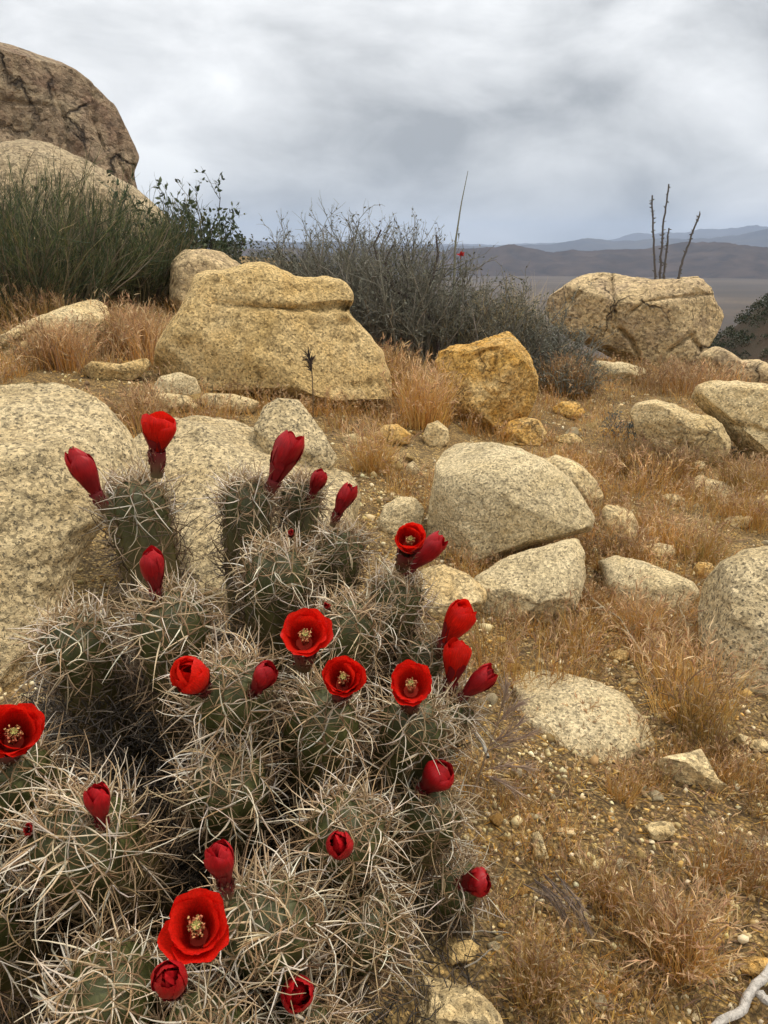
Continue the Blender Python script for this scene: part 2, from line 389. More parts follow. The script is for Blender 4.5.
# ------------------------------------------------------------------ far ridges
def ridge(name, prof, dist, width, rough, material, seed, base=VALLEY - 4, na=700, nr=44):
    """prof: (pixel x, pixel y) of the skyline; the ridge stands at its own distance with real slopes"""
    az = np.linspace(-64, 64, na) * math.pi / 180
    pxs = 384 + F * np.tan(az) * (cp)                          # small-angle: skyline lies near the horizon
    P = np.array(prof, float); py = np.interp(pxs, P[:, 0], P[:, 1])
    el = PITCH - np.arctan((py - 512.0) / F * -1) * 1.0
    el = np.arctan((512 - py) / F) - PITCH
    far = np.clip(np.abs(az) - math.radians(27), 0, None)
    top = CAM[2] + dist / np.cos(az) * 0 + dist * np.tan(el)
    t = np.linspace(-1, 1, nr)
    AZ, T = np.meshgrid(az, t); RR = dist + T * width
    x, y = RR * np.sin(AZ), RR * np.cos(AZ)
    p = np.stack([x, y, np.zeros_like(x)], -1) / width
    n1 = 1 - np.abs(fbm(p * 2.2, 5, seed)) * 2
    shape = np.clip(1 - np.abs(T + 0.25 * fbm(p * 1.3, 3, seed + 9)) ** 1.2, 0, 1)
    hgt = (top - base)[None, :] * (1 + 0.26 * fbm(p * 4.5, 5, seed + 5, .6))
    z = base + hgt * shape * (1 - rough * (1 - n1) * 0.5 * (1 - shape * 0.75))
    idx = np.arange(na * nr).reshape(nr, na)
    q = np.stack([idx[:-1, :-1], idx[:-1, 1:], idx[1:, 1:], idx[1:, :-1]], -1).reshape(-1, 4)
    me = mesh_np(name, np.stack([x, y, z], -1).reshape(-1, 3), [q])
    return tag(link(name, me, material), kind='structure')
ridge('hills', [(-900, 236), (-300, 240), (0, 248), (200, 246), (380, 250), (470, 249), (500, 246), (530, 251), (556, 248), (600, 247), (640, 245), (680, 240), (700, 240), (722, 244), (742, 251), (775, 256), (900, 250), (1200, 240), (1800, 245)],
      3900, 620, 1.0, hill_material('hill_rock', (.035, .027, .023), (.085, .06, .045), 0.009), 3)
ridge('mountains', [(-900, 230), (-200, 238), (100, 243), (300, 242), (470, 246), (500, 247), (540, 243), (566, 239), (590, 242), (612, 240), (640, 237), (660, 239), (690, 236), (715, 233), (740, 228), (768, 223), (810, 219), (900, 228), (1300, 232), (1900, 228)],
      8600, 1500, 0.6, hill_material('mountain_rock', (.05, .05, .06), (.10, .09, .085), 0.002), 11)
ridge('mountains', [(-900, 236), (0, 240), (400, 244), (560, 243), (610, 236), (660, 231), (700, 229), (745, 228), (800, 232), (900, 236), (1400, 230), (1900, 236)],
      13200, 1700, 0.6, hill_material('far_mountain_rock', (.06, .06, .07), (.10, .09, .09), 0.0009), 23)

# ------------------------------------------------------------------ boulders
_ico = {}
def ico(level):
    if level not in _ico:
        bm = bmesh.new(); bmesh.ops.create_icosphere(bm, subdivisions=level, radius=1.0)
        bm.verts.ensure_lookup_table()
        _ico[level] = (np.array([v.co[:] for v in bm.verts]), np.array([[v.index for v in f.verts] for f in bm.faces])); bm.free()
    return _ico[level]
def vnormals(V, Fc):
    n = np.cross(V[Fc[:, 1]] - V[Fc[:, 0]], V[Fc[:, 2]] - V[Fc[:, 0]]); N = np.zeros_like(V)
    for k in range(3): np.add.at(N, Fc[:, k], n)
    return unit(N)
BOULDERS = []
def boulder(label, outline, material, base=None, depth=0.9, n=2.6, lean=0.15, planes=(), grooves=(), lvl=5, zd=None,
            facets=0, rough=1.0, seed=None, name='boulder', cat='boulder', group=None, sink=0.62, crisp=0.0):
    seed = seed if seed is not None else len(BOULDERS) + 40
    O = np.array(outline, float); c = 0.5 * (O.min(0) + O.max(0))
    wpx = 0.5 * (O[:, 0].max() - O[:, 0].min()); hpx = 0.5 * (O[:, 1].max() - O[:, 1].min())
    if zd is None:
        b = base if base is not None else (c[0], O[:, 1].max())
        _, zb = at(*b)
        zd = zb / (1 - (sink * depth * min(wpx, hpx * 1.3) + 0.75 * lean * hpx) / F)
    D = depth * min(wpx, hpx * 1.3) / F * zd
    C = pix(c[0], c[1], zd); w = unit(C - CAM); u = unit(np.cross(w, np.array([0, 0, 1.0]))); vv = np.cross(u, w)
    dist = np.linalg.norm(C - CAM)
    def uv(p):                                         # pixel -> coordinates in the plane facing the ray
        d = pray(p[0], p[1]); d = d * dist / np.dot(d, w); r = d - w * dist; return np.array([np.dot(r, u), np.dot(r, vv)])
    Q = np.array([uv(p) for p in O]); Qn = np.roll(Q, -1, 0)
    dense = np.concatenate([Q + (Qn - Q) * t for t in np.linspace(0, 1, 24, endpoint=False)])
    th = np.arctan2(dense[:, 1], dense[:, 0]); rr = np.hypot(dense[:, 0], dense[:, 1])
    o = np.argsort(th); th, rr = th[o], rr[o]
    grid = np.linspace(-math.pi, math.pi, 361); Rg = np.interp(grid, th, rr, period=2 * math.pi)
    ksz = 2; Rp = np.concatenate([Rg[-1 - ksz:-1], Rg, Rg[1:ksz + 1]]); Rg = np.convolve(Rp, np.ones(2 * ksz + 1) / (2 * ksz + 1), 'valid')
    V, Fc = ico(lvl)
    ro = np.hypot(V[:, 0], V[:, 1]); t = np.arctan2(V[:, 1], V[:, 0]); cc = V[:, 2]
    s = (ro ** n + np.abs(cc) ** n) ** (-1.0 / n)
    R = np.interp(t, grid, Rg)
    rm = np.mean(Rg); blend = np.clip(ro * 1.6, 0, 1)
    R = R * blend + (R * 0.5 + rm * 0.5) * (1 - blend)
    L = np.stack([R * ro * s * np.cos(t), R * ro * s * np.sin(t), D * cc * s], 1)
    L[:, 2] += lean * L[:, 1]
    size = rm
    for (pp, nn, fr) in planes:
        nn = unit(np.array(nn, float)); p0 = np.array([*uv(pp), -D * fr]); p0[2] += lean * p0[1]
        d = (L - p0) @ nn; k = size * 0.04
        L = L - nn * (k * np.logaddexp(0, d / k))[:, None]
    r2 = np.random.default_rng(seed)
    for _ in range(facets + 7):                        # worn joint faces
        nn = unit(r2.normal(size=3) * np.array([0.8, 0.8, 0.9]))
        nn[2] = -abs(nn[2]) if r2.random() < .85 else nn[2]
        fl_ = 0.76 if abs(nn[2]) > .35 else 0.90       # leave the traced outline, cut the faces
        d = L @ nn; p95 = np.max(d) * r2.uniform(fl_, fl_ + .12); d = d - p95; k = size * r2.uniform(0.002, 0.008)
        L = L - nn * (k * np.logaddexp(0, d / k))[:, None]
    for gv in grooves:
        pl, wd, dp = gv[:3]; tap = gv[3] if len(gv) > 3 else 1.0
        G = np.array([uv(p) for p in pl]); best = np.full(len(L), 1e9); par = np.zeros(len(L))
        for gi, (a, b) in enumerate(zip(G[:-1], G[1:])):
            ab = b - a; tt = np.clip(((L[:, :2] - a) @ ab) / max(ab @ ab, 1e-12), 0, 1)
            dn = np.linalg.norm(L[:, :2] - a - tt[:, None] * ab, axis=1); par = np.where(dn < best, (gi + tt) / (len(G) - 1), par); best = np.minimum(best, dn)
        wm = wd / F * zd; dm = dp / F * zd
        wob = (1 + 0.6 * fbm(L / size * 6, 2, seed + 3)) * (tap + (1 - tap) * par)
        L[:, 2] += np.where(cc < 0.15, dm * wob * np.exp(-(best / wm) ** 2), 0)
    N = vnormals(L, Fc)
    q = L / size
    disp = 0.045 * fbm(q * 1.6, 3, seed) + 0.026 * fbm(q * 5, 4, seed + 7) + 0.013 * fbm(q * 17, 3, seed + 13) - 0.012 * np.clip(fbm(q * 11, 3, seed + 23) - .2, 0, 1) * 4
    chip = np.clip(fbm(q * 3.2, 3, seed + 19) - 0.25, 0, 1)
    disp = disp - 0.10 * chip
    disp = disp + 0.045 * (np.abs(fbm(q * 2.6, 4, seed + 41)) - .25)
    if crisp: disp = disp + crisp * (np.round(fbm(q * 2.0, 2, seed + 31) * 4) / 4 - fbm(q * 2.0, 2, seed + 31)) * 0.2
    L = L + N * (disp * size * rough)[:, None]
    Wd = L[:, :1] * u + L[:, 1:2] * vv + L[:, 2:3] * w
    me = mesh_np(name, Wd, [Fc])
    ob = link(name, me, ROCK[material], None, C); tag(ob, label, cat, group)
    BOULDERS.append((C, u, vv, w, Rg, grid, D, size, ob))
    return ob

boulder('huge dark brown varnished rock outcrop on the skyline above the green bush',
    [(-180, 90), (-90, 42), (0, 41), (50, 58), (70, 70), (88, 84), (112, 108), (122, 130), (131, 150), (135, 160), (127, 167), (127, 178), (131, 190), (136, 205), (110, 250), (-60, 270), (-180, 240)],
    'varnish', zd=11.5, depth=0.8, n=4.0, lean=0.2, lvl=7, facets=7, seed=3, rough=.38,
    planes=[((40, 130), (-.1, .1, -1), .80), ((100, 140), (.55, .15, -.8), .72), ((60, 60), (.2, .8, -.55), .7), ((95, 190), (.3, -.6, -.75), .75)],
    grooves=[([(-20, 103), (25, 107), (55, 110)], 1.2, 2.5), ([(62, 150), (58, 120), (48, 95)], 2.0, 4), ([(90, 88), (86, 120), (95, 150)], 1.5, 4), ([(112, 140), (108, 160), (118, 180)], 1.5, 4)])
boulder('smooth tan whaleback rock sloping down in front of the dark outcrop',
    [(-90, 215), (-50, 165), (-10, 142), (25, 136), (50, 140), (90, 162), (130, 185), (158, 208), (176, 236), (160, 262), (50, 285), (-90, 280)],
    'whaleback', zd=8.8, depth=0.8, n=2.3, lean=0.45, lvl=6, seed=5, rough=.6, grooves=[([(20, 158), (60, 166), (110, 190)], 1.5, 2.5)])
boulder('weathered grey tan rock below the dark green leafy bush',
    [(172, 262), (182, 251), (205, 248), (228, 252), (246, 264), (262, 300), (240, 334), (190, 336), (168, 300)], 'far', zd=5.6, depth=0.9, seed=6, lvl=5)
boulder('small rounded rock at the foot of the tan whaleback slope',
    [(140, 245), (150, 233), (163, 236), (174, 250), (172, 262), (150, 272), (138, 262)], 'far', zd=8.3, seed=7, lvl=4)
boulder('long tapering pale slab half buried in grass below the green bush',
    [(-40, 360), (-30, 345), (0, 336), (25, 322), (60, 308), (98, 297), (110, 304), (109, 325), (92, 345), (55, 358), (15, 362)], 'cream', base=(50, 357), depth=0.8, n=3, lean=0.35, seed=8, sink=.1,
    grooves=[([(0, 352), (30, 336), (45, 318)], 2, 5)], facets=3)
boulder('small flat ochre rock in grass between the slab and the capped boulder',
    [(79, 371), (92, 361), (120, 364), (146, 357), (153, 364), (136, 380), (98, 382)], 'ochre', base=(110, 380), depth=1.0, n=3, facets=4, seed=9, lvl=4)
boulder('large golden boulder with an overhanging cap ledge behind the cactus',
    [(153, 372), (160, 345), (178, 315), (190, 290), (194, 276), (205, 272), (225, 270), (250, 263), (262, 264), (280, 271), (298, 277), (325, 275), (345, 281), (354, 293), (353, 306), (346, 312), (362, 328), (380, 348), (388, 378), (389, 408), (382, 426), (350, 420), (318, 408), (295, 398), (260, 394), (220, 392), (175, 392)],
    'ochre', base=(300, 410), depth=0.85, n=3.0, lean=0.22, lvl=6, seed=10, rough=0.8,
    grooves=[([(215, 305), (240, 309), (268, 311), (300, 312), (330, 309), (362, 310)], 2.6, 16, .1), ([(310, 318), (345, 316)], 6, -5), ([(330, 384), (360, 380), (386, 378)], 1.2, 5), ([(258, 366), (262, 378), (256, 388)], 1.2, 4)],
    planes=[((370, 345), (0.75, 0.35, -0.5), 0.75), ((180, 320), (-0.8, 0.25, -0.5), 0.75), ((300, 400), (0.1, -0.85, -0.5), 0.80)])
boulder('speckled sandy boulder hugging the left side of the flowering cactus',
    [(-190, 520), (-150, 430), (-80, 380), (0, 362), (40, 364), (80, 377), (112, 402), (135, 434), (143, 468), (136, 500), (105, 525), (80, 560), (62, 610), (48, 680), (20, 760), (-80, 800), (-170, 700)],
    'speckled', zd=1.42, depth=0.62, n=2.4, lean=0.25, lvl=7, seed=12, rough=0.75)
boulder('broad low speckled rock directly behind the cactus',
    [(118, 470), (130, 434), (160, 411), (205, 402), (240, 405), (262, 414), (285, 436), (320, 452), (352, 468), (364, 488), (352, 545), (250, 640), (150, 620), (118, 520)],
    'speckled', zd=1.75, depth=0.75, n=2.6, lean=0.5, lvl=6, seed=13, planes=[((300, 470), (0.3, 0.85, -0.4), 0.35)])
boulder('knobby pale rock leaning on the low speckled rock behind the cactus',
    [(254, 428), (262, 408), (282, 395), (297, 397), (308, 412), (326, 436), (338, 460), (318, 480), (285, 478), (262, 458)],
    'speckled', zd=1.86, depth=0.9, n=2.8, lean=0.2, seed=14, facets=4)
boulder('thin flat slab tucked under the golden capped boulder',
    [(196, 400), (205, 393), (235, 394), (262, 402), (258, 414), (220, 414)], 'cream', base=(228, 412), depth=1.2, n=3.5, seed=15, lvl=4, facets=3)
boulder('pale blocky rock at the left foot of the golden capped boulder',
    [(152, 388), (160, 376), (180, 372), (196, 378), (202, 392), (190, 404), (160, 404)], 'pale', base=(178, 402), depth=1.0, n=3.4, seed=16, facets=4, lvl=4)
boulder('flat rock slab lying before the golden capped boulder in grass',
    [(140, 400), (156, 392), (190, 396), (200, 406), (180, 416), (146, 412)], 'cream', base=(170, 412), depth=1.0, seed=17, n=3, lvl=4)
boulder('upright angular orange boulder standing in front of grey brush',
    [(435, 362), (438, 350), (452, 346), (470, 343), (492, 338), (507, 331), (518, 340), (530, 355), (538, 378), (535, 402), (522, 424), (500, 440), (474, 436), (456, 414), (448, 392)],
    'orange', base=(490, 436), depth=0.85, n=3.0, lean=0.1, lvl=6, seed=18, facets=3, crisp=.6,
    planes=[((447, 365), (-0.75, -0.1, -0.65), 0.55), ((480, 345), (-0.1, 0.85, -0.5), 0.65), ((526, 370), (0.8, 0.15, -0.55), 0.7), ((490, 425), (0.0, -0.8, -0.6), 0.75)],
    grooves=[([(470, 362), (485, 352), (497, 350)], 1.3, 4), ([(494, 372), (496, 355), (490, 350)], 1.2, 4)])
boulder('big pale grainy boulder with a rounded top cracked away from the rock below',
    [(428, 545), (430, 505), (435, 465), (441, 448), (456, 440), (490, 441), (520, 447), (545, 458), (568, 476), (584, 498), (595, 519), (590, 531), (565, 537), (530, 545), (500, 556), (472, 572), (445, 572), (430, 562)],
    'pale', base=(470, 572), depth=0.8, n=2.8, lean=0.28, lvl=6, seed=19, rough=0.7,
    planes=[((520, 545), (0.25, -0.8, -0.5), 0.7), ((436, 500), (-0.85, 0, -0.5), 0.7)], grooves=[([(492, 447), (505, 449), (516, 448)], 1.2, 3), ([(470, 520), (482, 530), (478, 545)], 1.0, 2.5)])
boulder('pale grainy rock wedged under the cracked boulder and fringed with grass',
    [(462, 600), (472, 580), (500, 560), (530, 549), (565, 539), (579, 537), (586, 552), (585, 580), (574, 610), (545, 632), (500, 638), (470, 622)],
    'pale', base=(520, 622), depth=0.75, n=2.8, lean=0.35, lvl=6, seed=20, rough=0.7)
boulder('yellowish rough rock at the left foot of the cracked pale boulder',
    [(408, 600), (420, 570), (440, 562), (468, 574), (486, 592), (480, 618), (450, 632), (418, 624)], 'cream', base=(450, 622), depth=0.7, seed=21, lean=0.5, rough=1.8, facets=3)
boulder('rounded tan rock peeking from behind the cracked pale boulder',
    [(538, 462), (556, 454), (578, 463), (594, 478), (603, 495), (600, 508), (586, 512), (560, 500), (540, 480)], 'cream', base=(592, 510), depth=0.9, seed=22)
boulder('small white rock beside the cactus left of the cracked boulder',
    [(377, 522), (384, 506), (400, 496), (416, 498), (425, 510), (421, 528), (402, 540), (382, 535)], 'pale', base=(402, 536), depth=0.9, n=3, seed=23, facets=4)
boulder('small tan rock with grass at its foot right of the cracked boulder',
    [(599, 512), (606, 505), (618, 505), (632, 511), (640, 526), (634, 545), (612, 546), (601, 532)], 'cream', base=(618, 542), depth=0.9, n=2.8, seed=24, facets=3)
boulder('low white slab slanting down through dry grass above the pale twig',
    [(597, 556), (612, 554), (640, 560), (668, 570), (694, 582), (699, 594), (684, 618), (655, 622), (624, 610), (604, 585)], 'pale', base=(655, 612), depth=0.7, n=3.2, lean=0.6, seed=25, facets=2)
boulder('big speckled cream boulder rising behind the tall straw tuft',
    [(697, 610), (704, 582), (720, 560), (745, 548), (770, 544), (815, 550), (850, 590), (858, 650), (830, 715), (770, 708), (738, 694), (714, 668), (700, 640)],
    'speckled', base=(765, 700), depth=0.8, n=2.5, lean=0.2, lvl=6, seed=26, rough=0.7)
boulder('low domed pale slab emerging from gravel with a grass sprig on it',
    [(508, 680), (515, 670), (535, 666), (568, 672), (600, 681), (625, 694), (645, 718), (656, 746), (648, 775), (610, 778), (560, 755), (518, 720)],
    'pale', base=(610, 760), depth=0.6, n=2.8, lean=0.9, lvl=6, seed=27, rough=0.8)
boulder('sharp edged pale wedge of rock lying on the gravel',
    [(656, 761), (668, 756), (690, 752), (701, 748), (712, 768), (731, 802), (722, 806), (700, 796), (680, 788), (664, 776)], 'cream', base=(690, 792), depth=0.9, n=7, lean=0.25, seed=28, rough=0.3, lvl=5, sink=.5,
    planes=[((690, 768), (-0.05, -0.6, -0.8), 0.75), ((690, 762), (-0.05, 0.85, -0.5), 0.8)], name='stone', cat='stone')
boulder('narrow upright splinter of yellow stone standing in the gravel',
    [(532, 833), (538, 831), (542, 836), (549, 858), (540, 862), (534, 860)], 'cream', base=(541, 861), depth=0.7, n=5, lean=0.1, seed=29, rough=0.3, lvl=4, name='stone', cat='stone')
boulder('large fractured tan boulder in front of the bare ocotillo stems',
    [(546, 312), (549, 298), (558, 284), (576, 275), (600, 272), (616, 273), (640, 278), (664, 280), (685, 279), (702, 277), (713, 288), (716, 300), (726, 312), (722, 326), (712, 342), (700, 357), (680, 366), (650, 368), (618, 362), (595, 350), (566, 340)],
    'far', base=(650, 366), depth=0.8, n=3.6, lean=0.15, lvl=6, seed=30, facets=4, crisp=.5, rough=.55,
    grooves=[([(612, 270), (613, 290), (617, 310), (615, 328)], 1.5, 8), ([(602, 274), (588, 290), (570, 304)], 1.4, 5), ([(620, 328), (632, 340), (640, 358)], 2, 9), ([(625, 318), (642, 304), (660, 300), (712, 294)], 1.4, 4), ([(700, 350), (690, 335), (668, 350)], 1.5, 6)],
    planes=[((690, 325), (0.45, -0.1, -0.75), 0.75), ((640, 288), (0.0, 0.85, -0.5), 0.65), ((595, 340), (-0.3, -0.8, -0.5), 0.5)])
boulder('small cap stone perched on the fractured tan boulder',
    [(672, 282), (680, 277), (698, 276), (703, 281), (694, 288), (676, 287)], 'far', zd=BOULDERS[-1][0][1] * 0.985, depth=1.2, n=3, seed=31, lvl=4, name='stone', cat='stone')
boulder('low tan rock at the foot of the fractured boulder beside the dark hillside',
    [(694, 364), (702, 352), (715, 346), (728, 350), (742, 360), (760, 360), (785, 372), (800, 388), (745, 390), (700, 380)], 'far', base=(740, 386), depth=0.9, n=3, seed=32)
boulder('heavy undercut boulder shading a hollow beside the kidney shaped rock',
    [(690, 398), (696, 385), (710, 381), (740, 382), (780, 385), (830, 400), (845, 440), (825, 478), (768, 476), (752, 462), (732, 442), (714, 418), (700, 410)],
    'cream', base=(770, 472), depth=0.85, n=2.8, lean=0.15, lvl=6, seed=33, planes=[((735, 430), (-0.6, -0.65, -0.45), 0.55)], grooves=[([(735, 425), (760, 430), (790, 445)], 4, 6)])
boulder('kidney shaped tan rock with dark sprigs at its left end',
    [(629, 413), (636, 403), (655, 399), (676, 404), (694, 413), (708, 415), (722, 424), (731, 440), (729, 456), (716, 467), (702, 464), (684, 456), (655, 446), (636, 432)],
    'cream', base=(705, 466), depth=0.9, n=2.6, lean=0.2, lvl=6, seed=34, grooves=[([(690, 414), (686, 432), (676, 450)], 4, 5)])
boulder('pale broken rock in reddish grass below the fractured boulder',
    [(586, 372), (592, 360), (605, 362), (625, 362), (645, 368), (650, 378), (630, 386), (600, 386)], 'pale', base=(620, 384), depth=0.9, seed=35, facets=3, rough=1.5)
boulder('rounded orange rock resting against the angular orange boulder',
    [(500, 434), (508, 422), (525, 417), (540, 420), (548, 432), (540, 446), (515, 448), (502, 443)], 'orange', base=(525, 446), depth=0.9, seed=36)
boulder('round tan rock half sunk in grass left of the angular orange boulder',
    [(422, 438), (427, 424), (438, 420), (448, 428), (450, 442), (440, 450), (426, 448)], 'cream', base=(437, 448), depth=0.9, seed=37, lvl=4)
boulder('flat orange rock in grass right of the golden capped boulder',
    [(374, 436), (384, 425), (398, 424), (412, 434), (410, 444), (392, 447), (378, 444)], 'orange', base=(394, 446), depth=0.9, seed=38, lvl=4)
boulder('pale orange rock half hidden in grass above the cracked boulder',
    [(552, 408), (562, 401), (578, 402), (586, 412), (578, 420), (558, 420)], 'orange', base=(570, 419), depth=0.9, seed=39, lvl=4)
boulder('round yellow stone at the foot of the kidney shaped rock',
    [(690, 466), (695, 460), (703, 461), (708, 468), (704, 474), (694, 474)], 'cream', base=(699, 474), depth=1.0, seed=40, lvl=4, name='stone', cat='stone')
boulder('flat buried slab of pale rock below the kidney shaped rock',
    [(684, 482), (700, 475), (724, 482), (738, 490), (730, 502), (700, 500)], 'cream', base=(710, 498), depth=0.8, lean=0.8, seed=41, lvl=4)
boulder('rough yellow slab half buried in gravel by the foot of the cactus',
    [(412, 985), (420, 976), (440, 978), (470, 986), (492, 1002), (506, 1030), (470, 1045), (418, 1040)], 'cream', base=(455, 1030), depth=0.7, n=3, lean=0.6, sink=-.25, seed=42, rough=1.6, facets=2)
boulder('lump of crusty yellow rock in gravel near the low cactus bud',
    [(436, 955), (446, 940), (468, 938), (480, 946), (474, 960), (450, 966)], 'ochre', base=(458, 962), depth=0.7, n=2.5, lean=0.5, sink=-.2, seed=43, rough=1.8, lvl=4)
boulder('flat orange stone beside the bleached fallen branch',
    [(738, 966), (752, 956), (775, 958), (780, 972), (760, 978), (742, 974)], 'orange', base=(760, 975), depth=0.8, lean=0.5, sink=-.2, seed=44, lvl=4, name='stone', cat='stone')
boulder('small angular yellow stone between grass tufts right of the wedge',
    [(733, 738), (738, 733), (752, 738), (750, 746), (742, 746)], 'cream', base=(742, 746), depth=1.0, lean=0.4, sink=-.2, seed=45, n=4, lvl=4, name='stone', cat='stone')
boulder('orange stone behind the speckled cream boulder among straw grass',
    [(690, 572), (698, 562), (712, 562), (716, 572), (706, 580), (694, 580)], 'orange', base=(704, 579), depth=0.9, seed=46, lvl=4, name='stone', cat='stone')

for k, (px, py, w_, h_, mt_) in enumerate([(655, 552, 22, 9, 'cream'), (672, 500, 14, 8, 'cream'), (738, 522, 16, 8, 'cream'), (765, 505, 18, 10, 'ochre'), (412, 470, 9, 9, 'pale'), (640, 476, 11, 6, 'cream'),
        (570, 440, 14, 7, 'ochre'), (610, 432, 12, 6, 'orange'), (735, 372, 12, 5, 'cream'), (470, 452, 9, 5, 'ochre'), (660, 832, 20, 12, 'cream'), (600, 865, 12, 7, 'ochre'), (652, 640, 18, 10, 'cream'), (620, 655, 12, 7, 'ochre'),
        (760, 745, 12, 8, 'cream'), (755, 880, 10, 8, 'ochre'), (565, 832, 10, 6, 'cream'), (390, 462, 12, 7, 'ochre'), (355, 440, 14, 7, 'cream'), (745, 485, 9, 6, 'ochre')]):
    a_ = np.linspace(0, 2 * math.pi, 9, endpoint=False); jj = rng.uniform(.75, 1.15, 9)
    boulder('half buried low rock poking out of the gravelly slope', [(px + w_ * j_ * math.cos(t_), py - h_ * j_ * math.sin(t_)) for t_, j_ in zip(a_, jj)], mt_, base=(px, py + h_ * .55), depth=.8, n=3, lean=.5, lvl=4, sink=-.1,
            seed=200 + k, facets=3, name='rock', cat='rock', group='half buried low rocks in the slope')
def in_boulder(p, pad=0.0):
    for (C, u, vv, w, Rg, grid, D, size, ob) in BOULDERS:
        d = p - C
        if d @ d > 9 * size * size + 1: continue
        a, b, c = d @ u, d @ vv, d @ w
        R = np.interp(math.atan2(b, a), grid, Rg)
        if (math.hypot(a, b) / R) ** 2 + (c / D) ** 2 < (1 - pad) ** 2: return True
    return False

# ------------------------------------------------------------------ loose stones and gravel
def stone_mesh(seed, lvl):
    V, Fc = ico(lvl); r2 = np.random.default_rng(seed); L = V * np.array([1, r2.uniform(.55, .9), r2.uniform(.35, .6)])
    for _ in range(10):
        nn = unit(r2.normal(size=3)); d = L @ nn; d = d - np.max(d) * r2.uniform(.5, .82); L = L - nn * np.maximum(d, 0)[:, None]
    L = L * (1 + 0.06 * fbm(V * 2.2, 3, seed))[:, None]
    return L, Fc
def stone_material(name, a, b_):
    m, nd, lk = mat(name); tcn = nd.new('ShaderNodeTexCoord'); oi = nd.new('ShaderNodeObjectInfo')
    n = noise(nd, lk, tcn.outputs['Object'], 2.2, 6, .7, .5); n2 = noise(nd, lk, tcn.outputs['Object'], 16, 4, .7)
    c = rampn(nd, lk, n, [(.35, a), (.65, b_)]); c = mixc(nd, lk, rampn(nd, lk, n2, [(.52, g3(0)), (.66, g3(.6))]), c, tuple(.35 * k for k in a))
    bs = nd.new('ShaderNodeBsdfPrincipled'); lk.new(c, bs.inputs['Base Color']); bs.inputs['Roughness'].default_value = .95; bs.inputs['Specular IOR Level'].default_value = .15
    bp = nd.new('ShaderNodeBump'); bp.inputs['Distance'].default_value = .10; bp.inputs['Strength'].default_value = .7; lk.new(n2, bp.inputs['Height']); lk.new(bp.outputs[0], bs.inputs['Normal'])
    o = nd.new('ShaderNodeOutputMaterial'); lk.new(bs.outputs[0], o.inputs[0]); return m
SKIND = [('small pale cream chip of stone lying on the gravel', 'pale cream stones on the gravel', stone_material('stone_cream', (.58, .45, .25), (.74, .61, .38))),
         ('small golden ochre stone lying on the gravel', 'golden ochre stones on the gravel', stone_material('stone_ochre', (.48, .31, .11), (.62, .43, .18))),
         ('small rusty orange stone lying on the gravel', 'rusty orange stones on the gravel', stone_material('stone_orange', (.46, .24, .06), (.58, .34, .11)))]
smesh = []
for k in range(12):
    L, Fc = stone_mesh(k + 70, 3); m_ = mesh_np('stone', L, [Fc], smooth=False); m_.materials.append(SKIND[k % 3][2]); smesh.append(m_)
CL = np.array([-0.16, 0.72])
def in_cactus(x, y): return ((x + 0.20) / 0.33) ** 2 + ((y - 0.74) / 0.37) ** 2 < 1
cnt = 0; tries = 0
while cnt < 290 and tries < 6000:
    tries += 1
    px, py = rng.uniform(395, 800), 1040 - 640 * rng.random() ** 1.15
    if cnt > 255: px, py = rng.uniform(80, 460), rng.uniform(372, 470)
    g, zt = at(px, py)
    if zt > 9 or in_cactus(g[0], g[1]) or in_boulder(g, -0.05): continue
    s = rng.uniform(3.0, 6.5) * (1 + 0.9 * (rng.random() < 0.15)) / F * zt
    s = min(s * (1.7 if rng.random() < .12 else 1.0), 0.06)
    sk = int(rng.integers(12)); o = link('stone', smesh[sk], None, None, (g[0], g[1], g[2] + s * 0.12))
    o.scale = (s, s, s); o.rotation_euler = (rng.normal() * .25, rng.normal() * .25, rng.uniform(0, 6.3))
    tag(o, SKIND[sk % 3][0], 'stone', SKIND[sk % 3][1]); cnt += 1
# gravel: thousands of grains nobody could count
V0, F0 = ico(1)
NP = 24000
r = np.concatenate([rng.uniform(0.6, 2.6, NP * 2 // 3), rng.uniform(2.0, 6.0, NP - NP * 2 // 3)]); a = rng.uniform(-0.62, 0.62, NP)
x, y = r * np.sin(a), r * np.cos(a)
cl = fbm(np.stack([x * 3, y * 3, x * 0], -1), 3, 77) + 0.25 * rng.normal(size=NP)
k = (cl > -0.15) & ~in_cactus(x, y); x, y, r = x[k], y[k], r[k]; NP = len(x)
s = rng.uniform(0.0016, 0.0055, NP) * (1 + 0.9 * (rng.random(NP) < .03)) * (0.8 + 0.25 * r)
J = V0[None] * (1 + 0.30 * rng.normal(size=(NP, len(V0), 1))) * rng.uniform(.45, 1.2, (NP, 1, 3))
P = J * s[:, None, None] + np.stack([x, y, terr(x, y) + s * 0.3], -1)[:, None]
b = Bag(); b.add(P, t=(F0[None] + np.arange(NP)[:, None, None] * len(V0)).reshape(-1, 3),
    c=np.repeat(pal([(.52, .38, .17), (.66, .52, .27), (.40, .26, .11), (.54, .33, .10), (.74, .62, .38), (.24, .16, .08)], NP, .18), len(V0), 0))
tag(b.build('gravel', M_PEBBLE, smooth=False), 'fine tan and orange gravel scattered over the ground', 'gravel', kind='stuff')

